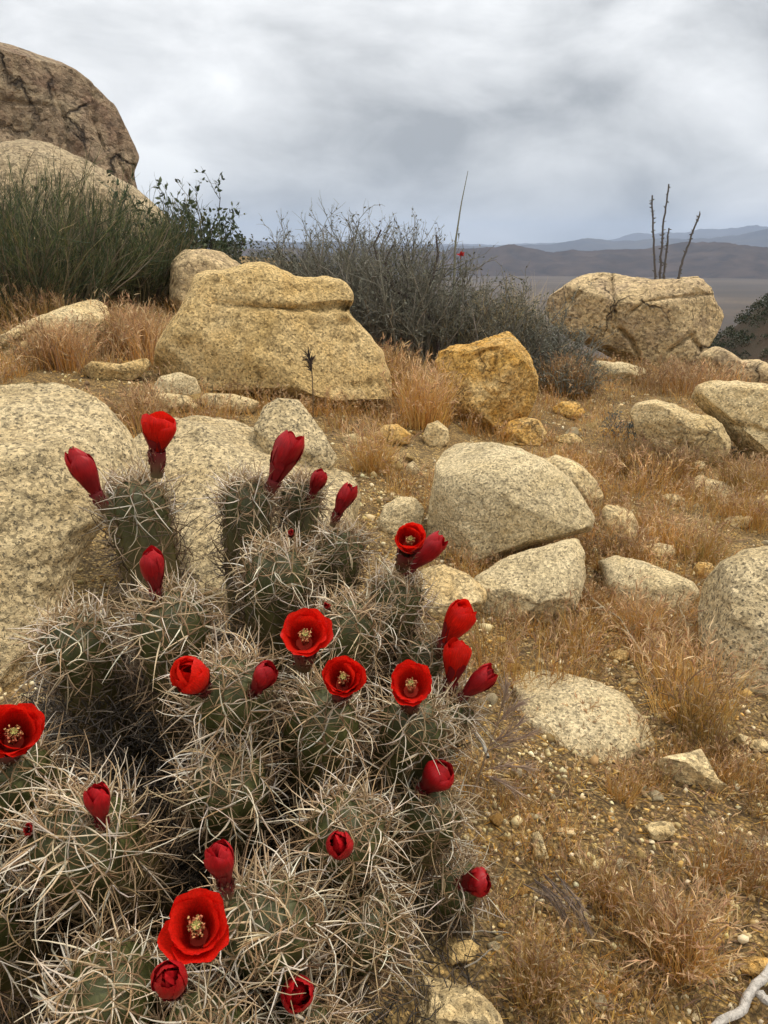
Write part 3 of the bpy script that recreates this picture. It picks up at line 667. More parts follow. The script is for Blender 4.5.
# ------------------------------------------------------------------ dry grass
STRAW = [(.58, .34, .075), (.66, .42, .115), (.52, .26, .04), (.66, .48, .19), (.44, .26, .07)]
RUST = [(.52, .25, .05), (.56, .29, .065), (.42, .185, .045), (.58, .35, .11)]
MAUVE = [(.48, .30, .155), (.56, .37, .19), (.38, .215, .12), (.62, .45, .25)]
def grass(bag, bx, by, bz, hgt, n, spread, pals=STRAW, heads=0.25, wmul=1.0, lean=0.45):
    """n blades around each base point (arrays)"""
    N = len(bx); n_ = np.broadcast_to(n, N).astype(int); idx = np.repeat(np.arange(N), n_); M = len(idx)
    az = rng.uniform(0, 2 * math.pi, M); rr = np.sqrt(rng.random(M)) * np.broadcast_to(spread, N)[idx]
    x = np.asarray(bx)[idx] + rr * np.cos(az); y = np.asarray(by)[idx] + rr * np.sin(az)
    z = (terr(x, y) if bz is None else np.asarray(bz)[idx]) - 0.004
    L = np.broadcast_to(hgt, N)[idx] * rng.uniform(0.45, 1.1, M)
    az2 = az + rng.normal(size=M) * 0.7; ln = np.abs(rng.normal(size=M)) * lean
    d = np.stack([np.cos(az2) * ln, np.sin(az2) * ln, np.ones(M)], -1)
    P = grow(np.stack([x, y, z], -1), d, L, 5, 0.15, -0.10)
    dist = np.hypot(x, y)
    w = (0.00055 + 0.00042 * dist) * rng.uniform(.7, 1.3, M) * wmul
    tone = .92 + 0.30 * rng.normal(size=N)[idx][:, None]
    c0 = pal(pals, M) * np.clip(tone, .45, 1.4); c1 = pal(MAUVE if heads > 0 else pals, M) * np.clip(tone, .45, 1.4)
    strips(bag, P, w, c0, c0 * 0.6 + c1 * 0.4)
    hs = np.where(rng.random(M) < heads)[0]
    if len(hs):
        k = 7; base = P[hs][:, 3:5]; t = rng.uniform(-0.3, 1, (len(hs), k, 1))
        p0 = (base[:, :1] * (1 - t) + base[:, 1:] * t).reshape(-1, 3)
        td = unit(base[:, 1] - base[:, 0]).repeat(k, 0)
        dd = td + rng.normal(size=td.shape) * 0.42 + np.array([0, 0, -0.15])
        ll = np.repeat(L[hs], k) * rng.uniform(.10, .22, len(p0)); ll = np.minimum(ll, 0.035)
        Q = grow(p0, dd, ll, 3, 0.12, -0.12)
        strips(bag, Q, np.repeat(w[hs], k) * 1.35, pal(MAUVE, len(p0), .2) * np.repeat(np.clip(tone[hs], .6, 1.4), k, 0), None)

def scatter_region(n, xlo, xhi, rlo, rhi, thr, seed, freq=1.6, nz=0.2):
    xs = []
    r = np.sqrt(rng.uniform(rlo ** 2, rhi ** 2, n * 4)); th = rng.uniform(math.atan(xlo), math.atan(xhi), n * 4)
    x, y = r * np.sin(th), r * np.cos(th)
    d = fbm(np.stack([x * freq, y * freq, x * 0], -1), 3, seed) + nz * rng.normal(size=len(x))
    k = d > thr; x, y = x[k], y[k]
    k = [not (in_cactus(a, b_)) and not in_boulder(np.array([a, b_, float(terr(a, b_)) + 0.03]), 0.06) for a, b_ in zip(x[:n], y[:n])]
    return x[:n][k], y[:n][k]
gb = Bag()
# foreground right: short sparse dry grass with gravel showing
x, y = scatter_region(330, -0.05, 0.62, 0.62, 1.35, 0.10, 31, 5.0, .12); grass(gb, x, y, None, rng.uniform(.02, .06, len(x)), 24, 0.022, STRAW + RUST, 0.25)
x, y = scatter_region(560, 0.05, 0.62, 1.25, 2.3, 0.08, 33, 3.0, .12); grass(gb, x, y, None, rng.uniform(.03, .08, len(x)), 24, 0.028, STRAW + RUST + RUST, 0.3)
x, y = scatter_region(760, -0.55, 0.62, 2.2, 4.2, 0.08, 35, 2.4, .12); grass(gb, x, y, None, rng.uniform(.06, .13, len(x)), 22, 0.04, STRAW + RUST + RUST, 0.3)
x, y = scatter_region(1500, -0.65, 0.62, 4.0, 8.5, -0.05, 37, 1.2); grass(gb, x, y, None, rng.uniform(.06, .15, len(x)), 16, 0.06, RUST + RUST + STRAW + MAUVE, 0.25)
# fine dead litter lying flat on the gravel
n = 14000; r_ = rng.uniform(.6, 2.4, n); a_ = rng.uniform(-.1, .6, n); x, y = r_ * np.sin(a_), r_ * np.cos(a_)
k = ~np.array([in_cactus(a, c) for a, c in zip(x, y)]); x, y = x[k], y[k]; n = len(x)
az = rng.uniform(0, 6.3, n); P = grow(np.stack([x, y, terr(x, y) + .003], -1), np.stack([np.cos(az), np.sin(az), rng.normal(size=n) * .25], -1), rng.uniform(.012, .05, n), 4, .25, -.03)
strips(gb, P, rng.uniform(.0008, .0018, n), pal(STRAW + MAUVE + [(.16, .10, .06), (.12, .085, .06), (.09, .06, .04), (.20, .13, .07)] * 2, n, .2))
tag(gb.build('dry_grass', M_GRASS), 'short dry straw and rust coloured grass covering the stony slope', 'grass', kind='stuff')

def tuft(label, px, py, hpx, n, spreadpx, pals=STRAW, heads=.3, lean=.35, cnt=1, group=None):
    g, zt = at(px, py); h = hpx / F * zt; s = spreadpx / F * zt
    b = Bag(); bx = g[0] + rng.normal(size=cnt) * s * .6; by = g[1] + rng.normal(size=cnt) * s * .5
    grass(b, bx, by, None, h * .92, int(n * 1.5), s * .55, pals, heads, 1.15, lean)
    return tag(b.build('grass_tuft', M_GRASS, None, (g[0], g[1], g[2])), label, 'grass tuft', group)
tuft('tall straw grass tuft in front of the speckled cream boulder', 700, 725, 95, 60, 34, STRAW, .3, .35, 5)
tuft('tall rusty grass tuft beside the speckled cream boulder', 668, 690, 70, 50, 24, STRAW + RUST, .3, .4, 4)
tuft('orange grass tuft fringing the wedged pale rock', 535, 672, 70, 50, 40, STRAW + RUST, .25, .35, 5)
tuft('straw grass tuft hiding the foot of the wedged pale rock', 575, 655, 60, 50, 26, STRAW, .25, .35, 3)
tuft('rusty grass sprig sprouting on the low domed slab', 588, 735, 42, 45, 9, RUST + STRAW, .4, .5, 1)
tuft('wide bushy orange grass tuft in the gravel by the bleached branch', 668, 958, 95, 70, 38, STRAW + RUST, .35, .45, 6)
tuft('loose straw grass tuft beside the fallen grey plume', 560, 985, 70, 50, 26, STRAW, .25, .5, 3)
tuft('rusty grass tuft below the narrow stone splinter', 600, 905, 60, 50, 24, RUST + STRAW, .35, .45, 3)
tuft('reddish grass tuft right of the bare pale soil patch', 725, 870, 60, 50, 26, RUST, .4, .45, 4)
tuft('dry grass tuft at the edge of the rough yellow slab', 520, 1015, 55, 50, 22, STRAW, .3, .5, 3)
tuft('straw grass tuft between the domed slab and the wedge', 630, 745, 38, 40, 14, STRAW, .3, .45, 2)
tuft('small orange grass tuft behind the wedge stone', 725, 757, 42, 40, 12, STRAW + RUST, .3, .4, 2)
tuft('low rusty grass tuft before the wedge stone', 620, 800, 40, 40, 16, STRAW + RUST, .3, .5, 2)
tuft('orange grass tuft in front of the low white slab', 645, 640, 60, 50, 24, STRAW + RUST, .3, .4, 4)
tuft('grass tuft growing before the small tan rock', 622, 560, 40, 45, 14, RUST + STRAW, .35, .4, 3)
tuft('dense orange grass tuft left of the angular orange boulder', 425, 425, 70, 60, 26, RUST + STRAW, .25, .3, 7)
tuft('tall reddish grass tuft right of the angular orange boulder', 560, 395, 45, 60, 24, RUST, .3, .3, 7)
tuft('reddish grass bank at the foot of the fractured tan boulder', 675, 388, 32, 60, 44, RUST + MAUVE, .3, .3, 14)
tuft('pink brown grass tuft between the slab and the golden boulder', 135, 358, 60, 60, 26, MAUVE + RUST, .3, .3, 9)
tuft('pink brown grass tuft growing over the long pale slab', 60, 366, 55, 60, 32, MAUVE + RUST, .3, .3, 10)
tuft('straw grass tuft at the top of the speckled boulder beside the cactus', 148, 425, 45, 60, 18, STRAW + MAUVE, .3, .35, 5)
tuft('olive straw grass tuft at the foot of the green bush', 25, 318, 40, 60, 40, [(.28, .22, .07), (.34, .26, .09)] + STRAW, .3, .3, 10)
tuft('dry grass tuft in the hollow right of the golden boulder', 378, 470, 60, 50, 18, STRAW, .3, .35, 4)
tuft('tall bleached straw clump inside the grey brush', 495, 345, 80, 60, 26, [(.55, .45, .27), (.48, .38, .22)], .1, .25, 5)
tuft('tall golden grass tuft standing before the heavy undercut boulder', 752, 500, 48, 60, 20, STRAW, .3, .35, 4)
tuft('bushy rusty grass tuft above the low white slab', 655, 545, 45, 55, 22, RUST + STRAW, .3, .4, 4)
tuft('orange grass tuft at the edge of the bare soil near the wedge', 655, 795, 40, 50, 22, RUST + STRAW, .35, .5, 3)
tuft('dense orange grass tuft between the orange boulder and the golden boulder', 400, 400, 60, 60, 20, RUST + STRAW, .25, .3, 6)
tuft('rusty tuft before the kidney shaped rock', 650, 478, 45, 55, 30, RUST + STRAW, .3, .4, 6)
tuft('straw tuft between the small tan rock and the speckled cream boulder', 690, 558, 52, 50, 18, STRAW + [(.34, .27, .08)], .3, .35, 3)
tuft('rusty grass fringe under the heavy undercut boulder', 745, 520, 40, 50, 34, RUST + STRAW, .3, .4, 6)

# ------------------------------------------------------------------ shrubs
def shrub(name, label, cat, px, py, hpx, wpx, stems, mid, fine, stemcol, finecol, leaf=None, zd=None, spread=.8, wob=.16, r0=.006,
          grav=.04, leaves_per=0, leafsize=.012, upright=0.0, group=None, vary=.35):
    if zd is None: g, zd = at(px, py)
    else: g = pix(px, py, zd)
    h = hpx / F * zd; wd = wpx / F * zd
    root = empty(name, g); tag(root, label, cat, group)
    a = rng.uniform(0, 2 * math.pi, stems); rr = np.sqrt(rng.random(stems))
    p0 = np.zeros((stems, 3)); p0[:, 0] = rr * np.cos(a) * wd * .28; p0[:, 1] = rr * np.sin(a) * wd * .28
    p0[:, 2] = terr(g[0] + p0[:, 0], g[1] + p0[:, 1]) - g[2] - 0.02
    out_ = rr * spread * (wd / max(h, .01)) * 0.5
    d = np.stack([np.cos(a) * out_, np.sin(a) * out_, np.ones(stems)], -1) + rng.normal(size=(stems, 3)) * .12
    L = h * rng.uniform(1 - vary, 1.05, stems) * 0.85
    P1 = grow(p0, d, L, 7, wob, grav); b = Bag()
    tubes(b, P1, r0 * rng.uniform(.7, 1.3, stems), r0 * .35, pal(stemcol, stems, .2), 4)
    so_ = b.build('branches', M_TWIG, root)
    lv = Bag(); tips = P1
    if mid:
        p, t, i, s = along(P1, mid, .25, 1.0); n = len(p)
        P2 = grow(p, t * (1.0 + upright) + rng.normal(size=(n, 3)) * .55, L[i] * rng.uniform(.18, .45, n), 5, wob * 1.1, grav)
        tubes(lv, P2, r0 * .4, r0 * .16, pal(finecol, n, .22), 3); tips = P2
        if fine:
            p, t, i, s = along(P2, fine, .2, 1.0); n = len(p)
            P3 = grow(p, t * (.8 + upright) + rng.normal(size=(n, 3)) * .6, h * rng.uniform(.05, .14, n), 4, wob * 1.2, grav)
            tubes(lv, P3, r0 * .2, r0 * .08, pal(finecol, n, .25), 3); tips = P3
        tag(lv.build('twigs', M_TWIG, root), kind='stuff')
    if leaf:
        lf = Bag(); p, t, i, s = along(tips, leaves_per, .1, 1.0); n = len(p)
        ls = leafsize * rng.uniform(.6, 1.3, n)
        P4 = grow(p, t * .6 + rng.normal(size=(n, 3)) * .6, ls, 3, .1, 0.0)
        strips(lf, P4, ls * .5, pal(leaf, n, .22)); tag(lf.build('leaves', M_LEAF, root), kind='stuff')
    return root
GREY = [(.20, .18, .14), (.28, .25, .20), (.14, .12, .095), (.36, .32, .25)]
GREYF = [(.21, .20, .155), (.30, .28, .22), (.15, .14, .105), (.24, .22, .16)]
BR = [(.22, .17, .11), (.27, .22, .14), (.30, .25, .13)]
DARKB = [(.06, .045, .035), (.09, .07, .055)]
EPH = [(.085, .115, .045), (.12, .145, .055), (.06, .085, .04), (.19, .19, .07), (.09, .115, .07)]
# jointed green broom-like shrubs at the upper left
for k, (lab, px, py, hp, wp, zz) in enumerate([
    ('tall broom like green bush with upright stems below the whaleback rock', 30, 312, 135, 190, None),
    ('lower broom like green bush with grey base beside the capped golden boulder', 128, 300, 95, 120, None),
    ('broom like green bush pressed against the whaleback rock', -70, 300, 125, 170, None)]):
    shrub('broom_bush', lab, 'bush', px, py, hp * 1.08, wp * 1.12, 330, 7, 4, [(.09, .095, .05), (.16, .15, .09)] + BR, EPH + EPH + BR, zd=zz, spread=1.15, wob=.13, r0=.0065, grav=.06, upright=1.1, vary=.6, group='broom like green bushes')
shrub('leafy_bush', 'dark green leafy bush on the skyline right of the whaleback rock', 'bush', 203, 270, 118, 125, 30, 7, 4, DARKB, [(.07, .07, .04), (.10, .09, .06)],
      [(.045, .06, .028), (.06, .08, .035), (.085, .10, .05)], zd=6.4, spread=.95, wob=.14, r0=.008, leaves_per=3, leafsize=.04, vary=.5)
shrub('leafy_bush', 'low dull green bush between the leafy bush and the grey brush', 'bush', 262, 285, 70, 90, 40, 8, 5, GREY, GREYF, [(.07, .075, .045), (.10, .10, .06)], zd=6.2, spread=.9, r0=.005, leaves_per=2, leafsize=.022)
brush = [
 ('grey leafless brush behind the cap of the golden boulder', 318, 318, 95, 105, 5.9),
 ('tangled grey brush with dark crooked limbs behind the golden boulder', 368, 345, 112, 110, 5.6),
 ('dense grey brush below the tall dry stalk', 425, 352, 108, 110, 5.5),
 ('straw tinged grey brush behind the angular orange boulder', 478, 345, 88, 95, 5.6),
 ('ragged straw grey brush filling the gap above the angular orange boulder', 512, 352, 92, 95, 5.9),
 ('dark twiggy brush behind the right shoulder of the golden boulder', 398, 340, 100, 90, 6.1),
 ('low grey brush between the orange boulder and the fractured boulder', 540, 362, 72, 90, 5.7)]
for k, (lab, px, py, hp, wp, zz) in enumerate(brush):
    straw = k in (3, 4)
    shrub('grey_brush', lab, 'bush', px, py, hp * (1.05 + .1 * (k % 2)), wp * 1.1, 84, 8, 5, GREY if not straw else GREY + [(.42, .33, .18)] * 2, GREYF if not straw else GREYF + [(.45, .36, .2), (.38, .3, .17)],
          [(.15, .145, .10), (.20, .19, .14), (.11, .11, .075)], zd=zz, spread=.95, wob=.22, r0=.0075, leaves_per=1, leafsize=.018, upright=.4, vary=.6)
shrub('grey_brush', 'grey green low shrub before the fractured tan boulder', 'bush', 568, 372, 55, 70, 50, 8, 6, GREY, [(.16, .16, .12), (.22, .21, .17)], [(.18, .18, .13), (.24, .23, .17), (.14, .14, .10)], zd=5.3, spread=1.2, r0=.004, leaves_per=1, leafsize=.014, wob=.22, vary=.6)
shrub('grey_brush', 'thin twiggy brush on the skyline above the capped golden boulder', 'bush', 345, 300, 95, 70, 22, 6, 4, GREY, GREYF, [(.14, .12, .11)], zd=6.6, spread=.7, r0=.004, leaves_per=1, leafsize=.02, vary=.5)
shrub('sprig_plant', 'dark blue grey sprigs at the end of the kidney shaped rock', 'plant', 632, 440, 38, 60, 26, 5, 3, DARKB, [(.07, .07, .065), (.10, .105, .095)], [(.10, .125, .115), (.13, .155, .14)], spread=1.3, r0=.0025, leaves_per=2, leafsize=.010, wob=.25)
def foot(px, py, zd):
    p = pix(px, py, zd); p[2] = float(terr(p[0], p[1])) - .02; return p
# dark crooked limbs in the brush
lb = Bag()
for pts in ([(438, 330), (420, 305), (395, 290), (380, 270), (374, 245), (381, 230)], [(425, 300), (432, 280), (438, 255), (436, 235)], [(395, 292), (385, 262), (393, 245)]):
    tubes(lb, np.array([([foot(pts[0][0], 345, 5.35)] if pts[0][1] > 320 else [pix(*pts[0], 5.35)]) + [pix(a, b_, 5.35) for a, b_ in pts]]), np.array([.016]), np.array([.006]), (.07, .05, .045), 6)
tag(lb.build('dead_limb', M_TWIG), 'dark crooked dead limb rising out of the grey brush', 'branch')

def poly3(pts, zd, K=14, jit=0.0):
    P = np.array([pix(a, b_, zd) for a, b_ in pts]); t = np.linspace(0, len(P) - 1, K); i = np.minimum(t.astype(int), len(P) - 2); f = (t - i)[:, None]
    Q = P[i] * (1 - f) + P[i + 1] * f
    return Q + rng.normal(size=Q.shape) * jit
b = Bag(); tubes(b, np.vstack([foot(452, 345, 5.45), poly3([(453, 330), (455, 245), (461, 205), (468, 171)], 5.45)])[None], np.array([.012]), np.array([.002]), (.20, .19, .13), 5, power=.8)
tag(b.build('dry_stalk', M_TWIG), 'tall thin dry stalk standing above the grey brush', 'stalk')
b = Bag(); c = pix(461, 255, 5.2); n = 26
P = grow(np.repeat(c[None], n, 0), rng.normal(size=(n, 3)) + [0, 0, .8], rng.uniform(.015, .035, n), 3, .1); strips(b, P, .014, pal([(.45, .02, .02), (.55, .05, .03)], n))
tubes(b, np.array([[foot(459, 340, 5.25), pix(460, 290, 5.22), c]]), np.array([.003]), np.array([.002]), (.12, .12, .06), 4)
tag(b.build('wildflower', M_LEAF), 'small red wildflower poking out of the grey brush', 'flower')
for (fx, fy, zz, lab) in ((38, 252, 5.0, 'small dull red wildflower inside the broom like green bush'), (36, 190, 6.2, 'dark seed head on a thin stem above the broom like bush')):
    b = Bag(); c = pix(fx, fy, zz); cols = [(.25, .03, .03), (.33, .05, .04)] if fy > 200 else [(.07, .04, .04), (.10, .06, .05)]
    P = grow(np.repeat(c[None], 24, 0), rng.normal(size=(24, 3)) + [0, 0, .8], rng.uniform(.02, .045, 24), 3, .1); strips(b, P, .014, pal(cols, 24))
    tubes(b, np.array([[foot(fx, fy + 60, zz), pix(fx, fy + 25, zz), c, pix(fx + 1, fy - 22, zz)]]), np.array([.004]), np.array([.002]), (.12, .08, .06), 4)
    tag(b.build('wildflower', M_LEAF), lab, 'flower')
# ocotillo behind the fractured boulder
oc = empty('ocotillo', pix(661, 285, 7.6)); tag(oc, 'bare ocotillo with four thin upright stems behind the fractured boulder', 'ocotillo')
for pts in ([(656, 300), (655, 272), (653, 235), (652, 195)], [(660, 300), (660, 270), (663, 225), (669, 184)], [(663, 300), (664, 270), (669, 228)], [(676, 300), (680, 268), (690, 240), (700, 213)]):
    b = Bag(); P = np.vstack([foot(pts[0][0], pts[0][1], 7.6), poly3(pts, 7.6, 22, .003)]) - np.array(oc.location); tubes(b, P[None], np.array([.014]), np.array([.008]), (.10, .085, .075), 5)
    p, t, i, s = along(P[None], 46, .05, 1); Q = grow(p, t * .6 + rng.normal(size=p.shape) * .7, .035, 3, .1); strips(b, Q, .012, pal([(.10, .09, .06), (.15, .14, .09)], len(p)))
    b.build('stem', M_TWIG, oc)
# dark seed head before the golden boulder
b = Bag(); g, zz = at(313, 428); zz *= .97; p = np.array([g, pix(313, 395, zz), pix(312, 372, zz), pix(308, 352, zz)])
tubes(b, p[None], np.array([.0025]), np.array([.0018]), (.16, .11, .06), 4); n = 90
P = grow(p[2] + (p[3] - p[2]) * rng.random((n, 1)) * .8, unit(p[3] - p[2]) + rng.normal(size=(n, 3)) * .5, rng.uniform(.02, .05, n), 4, .15); strips(b, P, .005, pal([(.06, .045, .035), (.10, .07, .05)], n))
tag(b.build('seed_head', M_TWIG), 'dark feathery seed head on a stem before the golden boulder', 'plant')
# twigs and bleached branch on the ground
def twig(name, label, lines, lift, r0, r1, col, jit=.002):
    b = Bag()
    for pts in lines:
        P = []
        for k, (px, py) in enumerate(pts):
            g, zz = at(px, py); P.append(pix(px, py, zz * (1 - lift)))
        P = np.array(P); t = np.linspace(0, len(P) - 1, 16); i = np.minimum(t.astype(int), len(P) - 2); f = (t - i)[:, None]
        Q = P[i] * (1 - f) + P[i + 1] * f + np.stack([fbm(np.stack([t * 1.3, t * 0 + q_ * 7.1, t * 0 + len(lines)], -1), 2, 5) for q_ in range(3)], -1) * jit * 1.6
        tubes(b, Q[None], np.array([r0]), np.array([r1]), np.array(col), 6)
    return tag(b.build(name, M_TWIG), label, 'twig')
twig('dead_twig', 'thin pale forked twig lying below the low white slab', [[(578, 577), (590, 597), (603, 607), (620, 618), (630, 635), (640, 652)], [(603, 607), (592, 608), (582, 609)]], .05, .0028, .0016, (.46, .36, .22))
twig('dead_twig', 'short broken twig in the gravel at the cactus edge', [[(455, 702), (470, 722), (482, 742), (487, 757)]], .10, .0045, .003, (.42, .38, .30))
twig('dead_twig', 'thin grey twig lying near the rough yellow slab', [[(450, 932), (480, 931), (510, 934)], [(462, 968), (480, 958), (494, 950)]], .02, .0012, .0008, (.34, .29, .22))
twig('dead_twig', 'pale twig leaning on the speckled cream boulder', [[(678, 604), (690, 590), (706, 580)], [(676, 602), (684, 618), (690, 626)]], .03, .0025, .0015, (.45, .36, .22))
twig('fallen_branch', 'bleached white fallen branch at the edge of the gravel', [[(775, 945), (766, 975), (757, 992), (742, 1008), (722, 1022), (700, 1034)], [(757, 992), (764, 1000), (775, 1004)]], .02, .0062, .005, (.62, .56, .48), .004)
# feathery plumes of grass
def plume(bag, pts, zd, n, L, col, w=.0011, sp=.30, K=6):
    P = poly3(pts, zd, 12)[None]
    p, t, i, s = along(P, n, 0.1, 1.0); Q = grow(p, t + rng.normal(size=p.shape) * sp, L * rng.uniform(.6, 1.1, n), 5, .08, -.02)
    strips(bag, Q, w, pal(col, n, .2), pal([(.5, .38, .26), (.42, .32, .24)], n))
    tubes(bag, P, np.array([.0011]), np.array([.0006]), col[0], 3)
_, zz = at(500, 800); zz *= .93
b = Bag(); FE = [(.36, .24, .17), (.42, .30, .20), (.30, .20, .15)]
tubes(b, poly3([(466, 812), (476, 785), (486, 755), (496, 728), (505, 695)], zz)[None], np.array([.0016]), np.array([.0009]), (.36, .24, .14), 4)
for pts in ([(490, 745), (505, 735), (522, 722)], [(488, 750), (510, 742), (530, 735)], [(484, 770), (505, 765), (525, 768)], [(482, 775), (500, 780), (518, 792)], [(497, 725), (507, 712), (518, 705)], [(500, 712), (504, 700), (506, 688)]):
    plume(b, pts, zz, 60, .035, FE)
tag(b.build('feather_grass', M_GRASS), 'feathery mauve grass panicle beside the right edge of the cactus', 'grass')
b = Bag(); _, zz = at(560, 915)
for k in range(6): plume(b, [(524 + k * 5 + 6 * (k % 2), 884 - k * 2.5), (548 + k * 6, 897 + k * 1), (566 + k * 7 - 5 * (k % 3), 922 + k * 2)], zz * (.97 - .002 * k), 70, .022, [(.22, .17, .14), (.30, .24, .20), (.15, .115, .10)], .0008, .34)
tag(b.build('grass_plume', M_GRASS), 'fallen grey brown feathery grass plume on the gravel', 'grass')

# scrub on the dark hillside beyond
hs = Bag(); n = 4200
x = rng.uniform(10, 50, n); y = rng.uniform(34, 75, n); z = terr(x, y); rr = rng.uniform(.25, .7, n)
m = 55; ii = np.repeat(np.arange(n), m); M = len(ii); d = unit(rng.normal(size=(M, 3))); d[:, 2] = np.abs(d[:, 2])
c = np.stack([x, y, z], -1)[ii] + d * (rr[ii] * rng.uniform(.5, 1, M))[:, None] * np.array([1, 1, .8])
Q = grow(c, d + rng.normal(size=(M, 3)) * .5, .12, 3, .2); tone = pal([(.035, .045, .022), (.05, .058, .028), (.075, .07, .04), (.03, .035, .018)], n)[ii]
strips(hs, Q, .07, tone * rng.uniform(.8, 1.25, (M, 1))); tag(hs.build('hillside_scrub', M_LEAF), 'dark green desert scrub dotting the hillside beyond the rocks', 'scrub', kind='stuff')

# ------------------------------------------------------------------ the flowering mound cactus
def cactus_skin():
    m, nd, lk = mat('cactus_skin'); tcn = nd.new('ShaderNodeTexCoord'); a = nd.new('ShaderNodeAttribute'); a.attribute_name = 'Col'
    n = noise(nd, lk, tcn.outputs['Object'], 60, 5, .6)
    c = mixc(nd, lk, rampn(nd, lk, n, [(.4, g3(0)), (.7, g3(.35))]), a.outputs[0], (.10, .085, .03))
    bs = nd.new('ShaderNodeBsdfPrincipled'); lk.new(c, bs.inputs['Base Color']); bs.inputs['Roughness'].default_value = .55
    bp = nd.new('ShaderNodeBump'); bp.inputs['Strength'].default_value = .3; bp.inputs['Distance'].default_value = .002; lk.new(noise(nd, lk, tcn.outputs['Object'], 300, 4), bp.inputs['Height']); lk.new(bp.outputs[0], bs.inputs['Normal'])
    o = nd.new('ShaderNodeOutputMaterial'); lk.new(bs.outputs[0], o.inputs[0]); return m
def petal_mat(name, c1, c2, sss=.25):
    m, nd, lk = mat(name); tcn = nd.new('ShaderNodeTexCoord'); a = nd.new('ShaderNodeAttribute'); a.attribute_name = 'Col'
    sx = nd.new('ShaderNodeSeparateColor'); lk.new(a.outputs[0], sx.inputs[0])
    c = mixc(nd, lk, sx.outputs[0], c1, c2)
    mp = nd.new('ShaderNodeMapping'); lk.new(tcn.outputs['Object'], mp.inputs[0]); mp.inputs['Scale'].default_value = (900, 900, 60)
    st = noise(nd, lk, mp.outputs[0], 1.0, 3, .6)
    c = mixc(nd, lk, .55, c, rampn(nd, lk, st, [(.3, g3(.42)), (.7, g3(1.2))]), 'MULTIPLY')
    bs = nd.new('ShaderNodeBsdfPrincipled'); lk.new(c, bs.inputs['Base Color']); bs.inputs['Roughness'].default_value = .45; bs.inputs['Specular IOR Level'].default_value = .25
    tr = nd.new('ShaderNodeBsdfTranslucent'); lk.new(c, tr.inputs['Color']); mx = nd.new('ShaderNodeMixShader'); mx.inputs[0].default_value = sss
    lk.new(bs.outputs[0], mx.inputs[1]); lk.new(tr.outputs[0], mx.inputs[2])
    o = nd.new('ShaderNodeOutputMaterial'); lk.new(mx.outputs[0], o.inputs[0]); return m
M_SKIN = cactus_skin()
M_PETAL = petal_mat('petal_scarlet', (.78, .030, .012), (.84, .014, .006), .5)
M_BUD = petal_mat('petal_crimson', (.12, .008, .008), (.50, .008, .012), .2)
M_SEPAL = petal_mat('petal_dark', (.13, .008, .010), (.36, .008, .012), .12)
M_TUBE = attr_material('flower_tube', .7)

STEMS = [ # px, py of the dome's middle, depth along the view axis, radius in px
 (138, 510, .98, 34), (78, 648, .85, 38), (172, 630, .82, 42), (247, 506, 1.05, 28), (277, 580, .95, 37), (340, 552, 1.05, 25), (345, 634, .90, 37),
 (232, 698, .75, 46), (320, 724, .78, 44), (410, 733, .86, 40), (395, 602, 1.0, 30), (448, 714, .97, 28), (228, 790, .72, 46), (345, 838, .70, 48),
 (425, 818, .85, 38), (85, 845, .62, 60), (5, 780, .68, 50), (268, 930, .60, 58), (365, 930, .69, 44), (112, 996, .57, 58), (448, 884, .92, 34),
 (205, 1040, .55, 55), (-30, 930, .6, 58), (418, 660, 1.0, 28), (300, 500, 1.12, 22), (300, 1040, .60, 46)]
cac = empty('mound_cactus', on_ground(-.20, .72)); tag(cac, 'spiny mound cactus clump covered in scarlet cup flowers and buds', 'cactus')
CL0 = np.array(cac.location)
ROOT = np.array([-.19, .78, -.18])
SPINE_W = [(.66, .58, .45), (.52, .41, .26), (.42, .30, .17), (.60, .48, .31), (.36, .25, .14), (.70, .64, .54)]
SPINE_C = [(.72, .62, .46), (.76, .68, .54), (.60, .47, .29), (.76, .69, .56), (.40, .27, .14), (.32, .20, .10), (.50, .36, .20)]
SPINE_R = [(.24, .145, .07), (.32, .20, .10), (.58, .46, .30), (.17, .10, .05), (.38, .25, .13), (.22, .13, .065)]
SPINE_T = [(.46, .30, .14), (.54, .38, .19), (.38, .24, .12), (.60, .46, .27)]
SPINE_G = [(.14, .088, .045), (.21, .135, .07), (.09, .06, .035), (.30, .20, .105)]
capsules = []
def frame(ax, tw=0.0):
    ax = unit(np.asarray(ax, float)); ref = np.array([1.0, 0, 0]) if abs(ax[0]) < .8 else np.array([0, 1.0, 0])
    a = unit(np.cross(ref, ax)); b_ = np.cross(ax, a); c, s = math.cos(tw), math.sin(tw)
    return a * c + b_ * s, b_ * c - a * s, ax
for (px, py, zd, rp) in STEMS:
    r = .93 * rp / F * zd; C = pix(px, py, zd + r * .5); capsules.append((C, unit(unit(C - ROOT) + np.array([0, -.12, .30])), r, .20))
